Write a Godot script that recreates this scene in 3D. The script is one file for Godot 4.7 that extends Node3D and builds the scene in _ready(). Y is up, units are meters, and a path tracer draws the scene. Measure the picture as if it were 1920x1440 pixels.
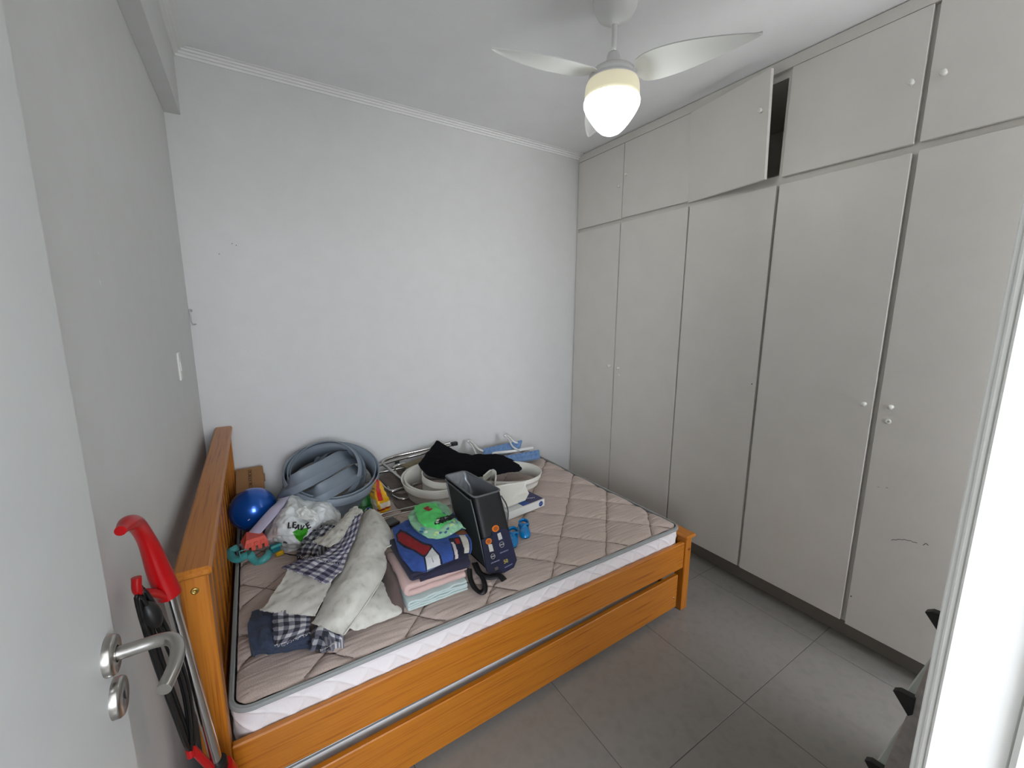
extends Node3D
# A small bedroom seen from its doorway: bed heaped with things, built-in wardrobe, ceiling fan lamp.
# Axes: x from the headboard wall to the wardrobe, y up, z from the far wall to the doorway wall.

const H := 2.664          # ceiling height
const WX := 2.451         # face of the wardrobe doors
const FZ := 2.525         # room side of the doorway wall
const MT := 0.465         # top of the mattress
var names := {}
var rng := RandomNumberGenerator.new()
var nz := FastNoiseLite.new()

# ---------------------------------------------------------------- helpers
func numbered(called: String) -> String:
	if not names.has(called):
		names[called] = 0
		return called
	names[called] += 1
	return "%s_%03d" % [called, names[called]]

func S() -> SurfaceTool:
	var st := SurfaceTool.new()
	st.begin(Mesh.PRIMITIVE_TRIANGLES)
	return st

func commit(st: SurfaceTool) -> ArrayMesh:
	st.generate_normals()
	return st.commit()

func part(called: String, st, m: Material, parent: Node) -> MeshInstance3D:
	var o := MeshInstance3D.new()
	o.name = called
	o.mesh = commit(st) if st is SurfaceTool else st
	o.material_override = m
	o.cast_shadow = GeometryInstance3D.SHADOW_CASTING_SETTING_ON
	parent.add_child(o, true)
	return o

func tag(o: Node, label: String, category := "", group := "") -> Node:
	o.set_meta("label", label)
	if category: o.set_meta("category", category)
	if group: o.set_meta("group", group)
	return o

func thing(called: String, label: String, category: String, at := Vector3.ZERO, group := "") -> Node3D:
	var o := Node3D.new()
	o.name = numbered(called)
	add_child(o)
	o.position = at
	tag(o, label, category, group)
	return o

func struct(called: String, label: String, st = null, m: Material = null) -> Node3D:
	var o: Node3D
	if st == null:
		o = Node3D.new()
		o.name = called
		add_child(o)
	else:
		o = part(called, st, m, self)
	o.set_meta("kind", "structure")
	o.set_meta("label", label)
	return o

func poly(st: SurfaceTool, pts: Array, out: Vector3, uvs := []) -> void:
	var n: Vector3 = (pts[0] - pts[2]).cross(pts[0] - pts[1])
	var order := range(pts.size())
	if n.dot(out) < 0:
		order.reverse()
	for i in range(1, order.size() - 1):
		for k in [order[0], order[i], order[i + 1]]:
			if uvs: st.set_uv(uvs[k])
			st.add_vertex(pts[k])

# a box with chamfered edges
func bx(st: SurfaceTool, c: Vector3, s: Vector3, bev := 0.002, b := Basis()) -> void:
	st.set_smooth_group(-1)
	var h := s / 2.0
	bev = minf(bev, minf(h.x, minf(h.y, h.z)) * 0.9)
	var v := {}
	for sx in [-1, 1]:
		for sy in [-1, 1]:
			for sz in [-1, 1]:
				for k in 3:
					var p := Vector3(sx * (h.x - bev), sy * (h.y - bev), sz * (h.z - bev))
					p[k] = [sx, sy, sz][k] * h[k]
					v[[sx, sy, sz, k]] = c + b * p
	for k in 3:
		var i := (k + 1) % 3
		var j := (k + 2) % 3
		for s0 in [-1, 1]:
			var q := []
			for ij in [[-1, -1], [1, -1], [1, 1], [-1, 1]]:
				var key := [0, 0, 0]
				key[k] = s0; key[i] = ij[0]; key[j] = ij[1]
				q.append(v[[key[0], key[1], key[2], k]])
			var n := Vector3.ZERO
			n[k] = s0
			poly(st, q, b * n)
		for si in [-1, 1]:
			for sj in [-1, 1]:
				var a := [0, 0, 0]
				a[i] = si; a[j] = sj
				var lo := a.duplicate(); lo[k] = -1
				var hi := a.duplicate(); hi[k] = 1
				var n := Vector3.ZERO
				n[i] = si; n[j] = sj
				poly(st, [v[[lo[0], lo[1], lo[2], i]], v[[hi[0], hi[1], hi[2], i]], v[[hi[0], hi[1], hi[2], j]], v[[lo[0], lo[1], lo[2], j]]], b * n)
	for sx in [-1, 1]:
		for sy in [-1, 1]:
			for sz in [-1, 1]:
				poly(st, [v[[sx, sy, sz, 0]], v[[sx, sy, sz, 1]], v[[sx, sy, sz, 2]]], b * Vector3(sx, sy, sz))

# a box given by its two corners
func bc(st: SurfaceTool, a: Vector3, b: Vector3, bev := 0.002) -> void:
	bx(st, (a + b) / 2.0, (b - a).abs(), bev)

func box(a: Vector3, b: Vector3, bev := 0.002) -> SurfaceTool:
	var st := S()
	bc(st, a, b, bev)
	return st

# a surface of rows of points; closed_v joins each row's end to its start
func surf(st: SurfaceTool, rows: Array, closed_v := false, closed_u := false, uvs := [], flip := false, group := 0) -> void:
	st.set_smooth_group(group)
	var nu: int = rows.size()
	var nv: int = rows[0].size()
	for i in (nu if closed_u else nu - 1):
		for j in (nv if closed_v else nv - 1):
			var i2 := (i + 1) % nu
			var j2 := (j + 1) % nv
			var ids := [[i, j], [i2, j], [i2, j2], [i, j], [i2, j2], [i, j2]]
			if flip: ids.reverse()
			for e in ids:
				if uvs: st.set_uv(uvs[e[0]][e[1]])
				st.add_vertex(rows[e[0]][e[1]])

func lathe(st: SurfaceTool, prof: Array, o := Vector3.ZERO, seg := 32, b := Basis()) -> void:
	var rows := []
	for p in prof:
		var row := []
		for k in seg:
			var a := TAU * k / seg
			row.append(o + b * Vector3(p.x * cos(a), p.y, p.x * sin(a)))
		rows.append(row)
	surf(st, rows, true)

# points along a smooth curve through the given ones
func curve(pts: Array, n := 8, closed := false) -> Array:
	var out := []
	var c := pts.size()
	for i in (c if closed else c - 1):
		var p0: Vector3 = pts[(i - 1 + c) % c] if closed or i > 0 else pts[0] * 2 - pts[1]
		var p1: Vector3 = pts[i]
		var p2: Vector3 = pts[(i + 1) % c]
		var p3: Vector3 = pts[(i + 2) % c] if closed or i < c - 2 else p2 * 2 - p1
		for k in n:
			out.append(p1.cubic_interpolate(p2, p0, p3, float(k) / n))
	if not closed:
		out.append(pts[-1])
	return out

# sweep a closed outline (x across, y along up) along a path
func sweep(st: SurfaceTool, path: Array, prof: Array, up: Variant, closed := false, scale := [], group := 0) -> void:
	var rows := []
	var n := path.size()
	for i in n:
		var a: Vector3 = path[(i - 1 + n) % n] if closed or i > 0 else path[0]
		var b: Vector3 = path[(i + 1) % n] if closed or i < n - 1 else path[n - 1]
		var t := (b - a).normalized()
		var w: Vector3 = up[i] if up is Array else up
		var side := w.cross(t).normalized()
		w = t.cross(side).normalized()
		var row := []
		var k: float = scale[i] if scale else 1.0
		for p in prof:
			row.append(path[i] + side * p.x * k + w * p.y * k)
		rows.append(row)
	surf(st, rows, true, closed, [], false, group)
	if not closed:
		st.set_smooth_group(-1)
		poly(st, rows[0], path[0] - path[1])
		poly(st, rows[n - 1], path[n - 1] - path[n - 2])

func circle(r: float, seg := 10) -> Array:
	var q := []
	for k in seg:
		q.append(Vector2(cos(TAU * k / seg), sin(TAU * k / seg)) * r)
	return q

func rect(w: float, h: float) -> Array:
	return [Vector2(-w / 2, -h / 2), Vector2(w / 2, -h / 2), Vector2(w / 2, h / 2), Vector2(-w / 2, h / 2)]

func tube(st: SurfaceTool, path: Array, r: float, closed := false, seg := 10, scale := []) -> void:
	var up := Vector3.UP
	var ups := []
	var t0: Vector3 = (path[1] - path[0]).normalized()
	up = t0.cross(Vector3(0.31, 0.2, 0.93)).normalized()
	for i in path.size():
		var a: Vector3 = path[maxi(i - 1, 0)]
		var b: Vector3 = path[mini(i + 1, path.size() - 1)]
		var t := (b - a).normalized()
		up = (up - t * up.dot(t)).normalized()
		ups.append(up)
	sweep(st, path, circle(r, seg), ups, closed, scale)

# a rounded blob: ellipsoid with optional noise
func blob(st: SurfaceTool, o: Vector3, r: Vector3, b := Basis(), seg := 20, low := -1.0, amp := 0.0, freq := 10.0) -> void:
	var rows := []
	for i in seg / 2 + 1:
		var f := PI * i / (seg / 2)
		var row := []
		for k in seg:
			var a := TAU * k / seg
			var d := Vector3(sin(f) * cos(a), maxf(cos(f), low), sin(f) * sin(a))
			var p := b * (d * r)
			if amp > 0: p *= 1.0 + amp * nz.get_noise_3dv((o + p) * freq)
			row.append(o + p)
		rows.append(row)
	surf(st, rows, true, false, [], true)

# cloth: a smooth sheet through a grid of points, wrinkled, with thickness; fill closes it down to the height given
func cloth(st: SurfaceTool, ctrl: Array, nu := 28, nv := 28, th := 0.004, amp := 0.004, freq := 18.0, fill := -1.0, uvs_per_metre := 1.0, edge := 0.0) -> Array:
	var rows := []
	for r in ctrl:
		rows.append(_line(r, nv))
	var grid := []
	for j in nv + 1:
		var col := []
		for r in rows: col.append(r[j])
		grid.append(_line(col, nu))
	var top := []
	for i in nu + 1:
		var row := []
		for j in nv + 1: row.append(grid[j][i])
		top.append(row)
	var lu := 0.0
	var lv := 0.0
	for i in nu: lu += (top[i + 1][nv / 2] - top[i][nv / 2]).length()
	for j in nv: lv += (top[nu / 2][j + 1] - top[nu / 2][j]).length()
	var bot := []
	var uvs := []
	var base := top.duplicate(true)
	for i in nu + 1:
		var brow := []
		var urow := []
		for j in nv + 1:
			var du: Vector3 = base[mini(i + 1, nu)][j] - base[maxi(i - 1, 0)][j]
			var dv: Vector3 = base[i][mini(j + 1, nv)] - base[i][maxi(j - 1, 0)]
			var n := dv.cross(du).normalized()
			if n.y < 0: n = -n
			var p: Vector3 = base[i][j]
			var d := amp * (nz.get_noise_3dv(p * freq) + 0.5 * nz.get_noise_3dv(p * freq * 2.7) + 0.8 * (0.4 - absf(nz.get_noise_3dv(p * freq * 0.6 + Vector3(9, 3, 5)))) + 0.5 * (0.3 - absf(nz.get_noise_3dv(p * Vector3(freq * 1.4, freq, freq * 3.2) + Vector3(2, 8, 1)))))
			p += n * d
			if edge > 0 and (i == 0 or j == 0 or i == nu or j == nv):
				p += Vector3(nz.get_noise_3dv(p * 90.0), 0, nz.get_noise_3dv(p * 90.0 + Vector3(5, 5, 5))) * edge
			if fill >= 0: p.y = maxf(p.y, fill + 0.001)
			top[i][j] = p
			if fill >= 0:
				var c: Vector3 = base[nu / 2][nv / 2]
				brow.append(Vector3(lerpf(p.x, c.x, 0.02), fill, lerpf(p.z, c.z, 0.02)))
			else:
				brow.append(p - n * th)
			urow.append(Vector2(lu * i / nu, lv * j / nv) * uvs_per_metre if uvs_per_metre > 0 else Vector2(float(i) / nu, float(j) / nv))
		bot.append(brow)
		uvs.append(urow)
	surf(st, top, false, false, uvs)
	surf(st, bot, false, false, uvs, true, 1)
	var rim := []
	var rimu := []
	var loop := []
	for j in nv: loop.append([0, j])
	for i in nu: loop.append([i, nv])
	for j in nv: loop.append([nu, nv - j])
	for i in nu: loop.append([nu - i, 0])
	var a := []
	var b := []
	var ua := []
	for e in loop:
		a.append(top[e[0]][e[1]]); b.append(bot[e[0]][e[1]]); ua.append(uvs[e[0]][e[1]])
	surf(st, [a, b], true, false, [ua, ua], true, 2)
	return top

func _line(pts: Array, n: int) -> Array:
	var out := []
	var c := pts.size()
	for k in n + 1:
		var f := float(k) / n * (c - 1)
		var i := mini(int(f), c - 2)
		var p0: Vector3 = pts[i - 1] if i > 0 else pts[0] * 2 - pts[1]
		var p3: Vector3 = pts[i + 2] if i < c - 2 else pts[c - 1] * 2 - pts[c - 2]
		out.append((pts[i] as Vector3).cubic_interpolate(pts[i + 1], p0, p3, f - i))
	return out

func text(called: String, words: String, size: float, m: Material, parent: Node, at: Vector3, b: Basis, bold := true, depth := 0.0006) -> MeshInstance3D:
	var t := TextMesh.new()
	var f := SystemFont.new()
	f.font_names = PackedStringArray(["Droid Sans"])
	f.font_weight = 700 if bold else 400
	t.font = f
	t.text = words
	t.font_size = 64
	t.pixel_size = size / 46.0
	t.depth = depth
	t.curve_step = 2.0
	var o := part(called, t, m, parent)
	o.transform = Transform3D(b, at)
	return o

# ---------------------------------------------------------------- materials
func M(c: Color, rough := 0.7, metal := 0.0) -> StandardMaterial3D:
	var m := StandardMaterial3D.new()
	m.albedo_color = c
	m.roughness = rough
	m.metallic = metal
	return m

func noise_tex(freq: float, ramp := [], sd := 1, octaves := 4, size := 256, type := FastNoiseLite.TYPE_SIMPLEX_SMOOTH) -> NoiseTexture2D:
	var t := NoiseTexture2D.new()
	var n := FastNoiseLite.new()
	n.noise_type = type
	n.seed = sd
	n.frequency = freq
	n.fractal_octaves = octaves
	t.width = size; t.height = size
	t.seamless = true
	t.generate_mipmaps = false
	t.noise = n
	if ramp:
		var g := Gradient.new()
		g.offsets = PackedFloat32Array()
		g.colors = PackedColorArray()
		var off := PackedFloat32Array()
		var col := PackedColorArray()
		for k in ramp.size():
			off.append(float(k) / (ramp.size() - 1)); col.append(ramp[k])
		g.offsets = off
		g.colors = col
		t.color_ramp = g
	return t

# a mottled matte material laid on in world space
func mottle(ramp: Array, scale: Vector3, rough := 0.8, freq := 0.03, relief := 0.0, sd := 1) -> StandardMaterial3D:
	var m := M(Color.WHITE, rough)
	m.albedo_texture = noise_tex(freq, ramp, sd)
	m.uv1_triplanar = true
	m.uv1_world_triplanar = true
	m.uv1_scale = scale
	if relief > 0:
		m.heightmap_enabled = true
		m.heightmap_texture = noise_tex(freq * 2.0, [], sd + 7)
		m.heightmap_scale = relief
	return m

func wood(axis: int, sd := 3) -> StandardMaterial3D:
	var s := Vector3.ONE * 13.0
	s[axis] = 0.30
	var m := mottle([Color(0.52, 0.27, 0.03), Color(0.68, 0.40, 0.075), Color(0.72, 0.445, 0.10), Color(0.62, 0.345, 0.05)], s, 0.42, 0.028, 0.0, sd)
	m.clearcoat_enabled = true
	m.clearcoat = 0.2
	m.clearcoat_roughness = 0.25
	return m

var wall_m: StandardMaterial3D
var white_m: StandardMaterial3D
var cab_m: StandardMaterial3D
var tile_m: StandardMaterial3D
var wx: StandardMaterial3D
var wy: StandardMaterial3D
var wz: StandardMaterial3D
var chrome: StandardMaterial3D
var black_m: StandardMaterial3D

func _ready() -> void:
	rng.seed = 11
	nz.seed = 5
	nz.frequency = 1.0
	nz.fractal_octaves = 2
	light_and_camera()
	materials()
	shell()
	hall()
	wardrobe()
	bed()
	mattress()
	trundle()
	fan()
	door_leaf()
	ladder()
	vacuum()
	wall_bits()
	things_on_bed()

func light_and_camera() -> void:
	var cam := Camera3D.new()
	cam.name = "camera"
	cam.transform = Transform3D(Basis(Vector3(0.8477, 0.0048, 0.5304), Vector3(0.0852, 0.9857, -0.1451), Vector3(-0.5235, 0.1682, 0.8352)), Vector3(0.2496, 1.4942, 2.5850))
	cam.fov = 85.648
	cam.near = 0.02
	add_child(cam)
	cam.make_current()
	var we := WorldEnvironment.new()
	we.name = "world"
	var e := Environment.new()
	e.background_mode = Environment.BG_SKY
	var sky := Sky.new()
	var sm := ProceduralSkyMaterial.new()
	sm.sky_top_color = Color(0.62, 0.74, 0.92)
	sm.sky_horizon_color = Color(0.86, 0.90, 0.95)
	sm.ground_bottom_color = Color(0.42, 0.42, 0.41)
	sm.ground_horizon_color = Color(0.70, 0.71, 0.72)
	sky.sky_material = sm
	e.sky = sky
	e.background_energy_multiplier = 6.0
	e.tonemap_mode = Environment.TONE_MAPPER_LINEAR
	e.tonemap_exposure = 1.0
	e.sdfgi_enabled = true
	e.ssao_enabled = true
	e.ssil_enabled = true
	we.environment = e
	add_child(we)
	# daylight: the window at the end of the hall behind the doorway, and the window of the alcove past the wardrobe
	day("hall_daylight", Vector3(-0.55, 1.62, 4.36), Vector2(3.0, 1.3), Vector3(0, 0, -1), 16.0, Color(0.97, 0.98, 1.0))
	day("alcove_daylight", Vector3(2.66, 1.45, 3.93), Vector2(0.85, 1.5), Vector3(0, 0, -1), 5.0, Color(0.98, 0.98, 1.0))

func day(called: String, at: Vector3, size: Vector2, towards: Vector3, energy: float, c: Color) -> void:
	var l := AreaLight3D.new()
	l.name = called
	l.area_size = size
	l.area_normalize_energy = true
	l.light_energy = energy
	l.light_color = c
	l.shadow_enabled = true
	l.set("area_range", 12.0)
	add_child(l)
	l.look_at_from_position(at, at + towards, Vector3.UP)

func materials() -> void:
	wall_m = mottle([Color(0.835, 0.836, 0.828), Color(0.85, 0.851, 0.845)], Vector3.ONE * 1.3, 0.75, 0.02, 0.0, 2)
	wall_m.heightmap_enabled = true
	wall_m.heightmap_texture = noise_tex(0.12, [], 4)
	wall_m.heightmap_scale = 0.02
	white_m = M(Color(0.90, 0.90, 0.885), 0.55)
	cab_m = mottle([Color(0.86, 0.845, 0.815), Color(0.88, 0.865, 0.837)], Vector3.ONE * 0.9, 0.42, 0.02, 0.0, 6)
	wx = wood(0)
	wy = wood(1, 5)
	wz = wood(2, 8)
	chrome = M(Color(0.80, 0.80, 0.79), 0.25, 1.0)
	black_m = M(Color(0.028, 0.028, 0.032), 0.5)

func shell() -> void:
	# floor: a bed of grout carrying 58.5 cm polished tiles
	var fl := struct("floor", "grey polished porcelain tile floor", box(Vector3(-0.1, -0.12, -0.1), Vector3(3.2, -0.0012, 2.62), 0.0), M(Color(0.27, 0.26, 0.25), 0.8))
	var variants := []
	for k in 3:
		var m := mottle([Color(0.485, 0.47, 0.445), Color(0.515, 0.50, 0.475), Color(0.50, 0.486, 0.46)], Vector3.ONE * 1.1, 0.24, 0.05, 0.0, 20 + k)
		variants.append(m)
	var tile := commit(box(Vector3(-0.2915, -0.01, -0.2915), Vector3(0.2915, 0.0, 0.2915), 0.0008))
	for i in 5:
		for j in 5:
			var c := Vector3(0.005 + 0.2925 + 0.585 * i, 0, 1.895 + 0.2925 - 0.585 * (j - 1) - 0.585)
			if c.z > 2.6: continue
			var t := part("tile", tile, variants[(i * 2 + j) % 3], fl)
			t.position = c
	# ceiling and walls
	struct("ceiling", "pale grey painted ceiling", box(Vector3(-0.1, H, -0.1), Vector3(3.2, H + 0.1, 4.1), 0), mottle([Color(0.93, 0.93, 0.932), Color(0.945, 0.945, 0.948)], Vector3.ONE, 0.85, 0.02, 0.0, 9))
	struct("wall_back", "pale grey wall behind the bed", box(Vector3(-0.1, -0.1, -0.1), Vector3(3.2, H, 0), 0), wall_m)
	struct("wall_left", "pale grey wall behind the headboard", box(Vector3(-0.1, -0.1, 0), Vector3(0, H, 2.61), 0), wall_m)
	struct("wall_right", "wall behind the built-in wardrobe", box(Vector3(3.1, -0.1, 0), Vector3(3.2, H, 4.1), 0), wall_m)
	var st := S()
	bc(st, Vector3(0, -0.1, FZ), Vector3(0.045, H, 2.61), 0)
	bc(st, Vector3(0.045, 2.1, FZ), Vector3(0.705, H, 2.61), 0)
	bc(st, Vector3(0.705, -0.1, FZ), Vector3(2.1, H, 2.61), 0)
	struct("wall_front", "wall with the doorway", st, wall_m)
	# alcove past the end of the wardrobe, with a window at its end
	st = S()
	bc(st, Vector3(2.0, -0.1, 2.61), Vector3(2.1, H, 4.1), 0)
	struct("wall_alcove_side", "side wall of the alcove past the wardrobe", st, wall_m)
	st = S()
	bc(st, Vector3(2.1, -0.1, 4.0), Vector3(3.1, 0.7, 4.1), 0)
	bc(st, Vector3(2.1, 2.2, 4.0), Vector3(3.1, H, 4.1), 0)
	bc(st, Vector3(2.1, 0.7, 4.0), Vector3(2.2, 2.2, 4.1), 0)
	bc(st, Vector3(3.05, 0.7, 4.0), Vector3(3.1, 2.2, 4.1), 0)
	struct("wall_alcove_end", "window wall of the alcove", st, wall_m)
	struct("floor_alcove", "grey tile floor of the alcove", box(Vector3(2.0, -0.12, 2.62), Vector3(3.2, 0, 4.1), 0), variants[0])
	tile_m = variants[1]
	window("window_1", Vector3(2.2, 0.7, 4.05), Vector3(3.05, 2.2, 4.05))
	# the beam along the headboard wall, and the stepped plaster cornice
	struct("trim_1", "ceiling beam along the headboard wall", box(Vector3(0, 2.387, 0), Vector3(0.06, H, FZ), 0.001), wall_m)
	var steps := [Vector2(0, 0), Vector2(0.0, -0.031), Vector2(0.007, -0.031), Vector2(0.007, -0.021), Vector2(0.018, -0.0205), Vector2(0.018, -0.0115), Vector2(0.031, -0.011), Vector2(0.031, -0.0035), Vector2(0.047, -0.003), Vector2(0.047, 0)]
	var plaster := M(Color(0.93, 0.93, 0.925), 0.7)
	st = S()
	prism(st, steps, Vector3(0.06, H, 0), Vector3(0, 0, 1), Vector3.UP, Vector3(1, 0, 0), WX + 0.02 - 0.06)
	struct("trim_2", "white stepped plaster cornice above the back wall", st, plaster)
	st = S()
	prism(st, steps, Vector3(0.06, H, 0.0), Vector3(1, 0, 0), Vector3.UP, Vector3(0, 0, 1), FZ)
	struct("trim_3", "white stepped plaster cornice along the beam", st, plaster)
	# door frame: lining, stop and casing, both sides and head
	var jamb := white_m
	st = S()
	bc(st, Vector3(0.682, 0, 2.5260), Vector3(0.705, 2.1, 2.566), 0.0015)
	bc(st, Vector3(0.688, 0, 2.5210), Vector3(0.705, 2.1, 2.5260), 0.0015)
	bc(st, Vector3(0.696, 0, 2.5165), Vector3(0.712, 2.1, 2.5210), 0.001)
	bc(st, Vector3(0.712, 0, 2.5160), Vector3(0.770, 2.15, 2.526), 0.002)
	struct("trim_4", "white painted right jamb of the doorway", st, jamb)
	st = S()
	bc(st, Vector3(0.672, 0, 2.566), Vector3(0.705, 2.1, 2.612), 0.003)
	bc(st, Vector3(0.672, 0, 2.612), Vector3(0.755, 2.15, 2.624), 0.003)
	struct("trim_5", "white hall casing of the doorway", st, jamb)
	st = S()
	bc(st, Vector3(0.045, 0, 2.505), Vector3(0.062, 2.1, 2.62), 0.002)
	bc(st, Vector3(0.045, 2.085, 2.505), Vector3(0.705, 2.1, 2.62), 0.002)
	struct("trim_6", "white left jamb and head of the doorway", st, jamb)

# extrude an outline: x of the outline along ax, y along ay, for a length along dir
func prism(st: SurfaceTool, prof: Array, o: Vector3, ax: Vector3, ay: Vector3, dir: Vector3, length: float) -> void:
	st.set_smooth_group(-1)
	var a := []
	var b := []
	var mid := Vector2.ZERO
	for p in prof: mid += p / prof.size()
	for p in prof:
		a.append(o + ax * p.x + ay * p.y)
		b.append(o + ax * p.x + ay * p.y + dir * length)
	var n := prof.size()
	for i in n:
		var j := (i + 1) % n
		var e: Vector2 = prof[j] - prof[i]
		var out := ax * e.y - ay * e.x
		var area := 0.0
		for k in n: area += prof[k].cross(prof[(k + 1) % n])
		poly(st, [a[i], a[j], b[j], b[i]], out * signf(area))
	var tri := Geometry2D.triangulate_polygon(PackedVector2Array(prof))
	for k in range(0, tri.size(), 3):
		poly(st, [a[tri[k]], a[tri[k + 1]], a[tri[k + 2]]], -dir)
		poly(st, [b[tri[k]], b[tri[k + 1]], b[tri[k + 2]]], dir)

func window(called: String, a: Vector3, b: Vector3) -> void:
	var w := struct(called, "white framed window with clear panes")
	var st := S()
	var t := 0.045
	bc(st, a + Vector3(0, 0, -0.03), Vector3(a.x + t, b.y, a.z + 0.03))
	bc(st, Vector3(b.x - t, a.y, a.z - 0.03), b + Vector3(0, 0, 0.03))
	bc(st, Vector3(a.x + t, a.y, a.z - 0.03), Vector3(b.x - t, a.y + t, a.z + 0.03))
	bc(st, Vector3(a.x + t, b.y - t, a.z - 0.03), Vector3(b.x - t, b.y, a.z + 0.03))
	var mx := (a.x + b.x) / 2
	bc(st, Vector3(mx - 0.02, a.y + t, a.z - 0.025), Vector3(mx + 0.02, b.y - t, a.z + 0.025))
	part("window_frame", st, white_m, w)
	var glass := M(Color(1, 1, 1, 0.05), 0.02)
	glass.transparency = BaseMaterial3D.TRANSPARENCY_ALPHA
	for s in [[a.x + t, mx - 0.02], [mx + 0.02, b.x - t]]:
		part("pane", box(Vector3(s[0], a.y + t, a.z - 0.003), Vector3(s[1], b.y - t, a.z + 0.003), 0), glass, w)

func hall() -> void:
	var st := S()
	bc(st, Vector3(-2.5, -0.1, 2.61), Vector3(-2.4, H, 4.5), 0)
	struct("wall_hall_left", "left wall of the hall", st, wall_m)
	struct("wall_hall_right", "right wall of the hall", box(Vector3(1.3, -0.1, 2.61), Vector3(1.4, H, 4.5), 0), wall_m)
	struct("wall_hall_front", "hall side of the headboard wall's end", box(Vector3(-2.5, -0.1, 2.51), Vector3(-0.1, H, 2.61), 0), wall_m)
	st = S()
	bc(st, Vector3(-2.4, -0.1, 4.4), Vector3(1.3, 0.95, 4.5), 0)
	bc(st, Vector3(-2.4, 2.3, 4.4), Vector3(1.3, H, 4.5), 0)
	bc(st, Vector3(-2.4, 0.95, 4.4), Vector3(-2.07, 2.3, 4.5), 0)
	bc(st, Vector3(0.97, 0.95, 4.4), Vector3(1.3, 2.3, 4.5), 0)
	struct("wall_hall_end", "window wall of the hall", st, wall_m)
	struct("floor_hall", "grey tile floor of the hall", box(Vector3(-2.5, -0.12, 2.62), Vector3(1.4, 0, 4.5), 0), tile_m)
	st = S()
	bc(st, Vector3(-2.5, H, 4.1), Vector3(1.4, H + 0.1, 4.5), 0)
	bc(st, Vector3(-2.5, H, 2.51), Vector3(-0.1, H + 0.1, 4.1), 0)
	struct("ceiling_hall", "hall ceiling", st, wall_m)
	window("window_2", Vector3(-2.07, 0.95, 4.45), Vector3(0.97, 2.3, 4.45))

func knob(parent: Node, at: Vector3) -> void:
	var st := S()
	var b := Basis(Vector3(0, 0, 1), PI / 2)   # lathe axis along -x
	lathe(st, [Vector2(0, 0.022), Vector2(0.006, 0.0215), Vector2(0.0098, 0.019), Vector2(0.0108, 0.015), Vector2(0.0098, 0.012), Vector2(0.0055, 0.008), Vector2(0.005, 0.003), Vector2(0.0085, 0.0015), Vector2(0.009, 0.0)], at, 16, b)
	var m := M(Color(0.90, 0.90, 0.87), 0.12)
	part("knob", st, m, parent)

func keyhole(parent: Node, at: Vector3) -> void:
	var st := S()
	var b := Basis(Vector3(0, 0, 1), PI / 2)
	lathe(st, [Vector2(0.0025, -0.001), Vector2(0.0025, 0.0042), Vector2(0.0075, 0.0045), Vector2(0.0105, 0.003), Vector2(0.0110, 0.0)], at, 18, b)
	part("keyhole_escutcheon", st, M(Color(0.88, 0.88, 0.85), 0.35), parent)

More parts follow.
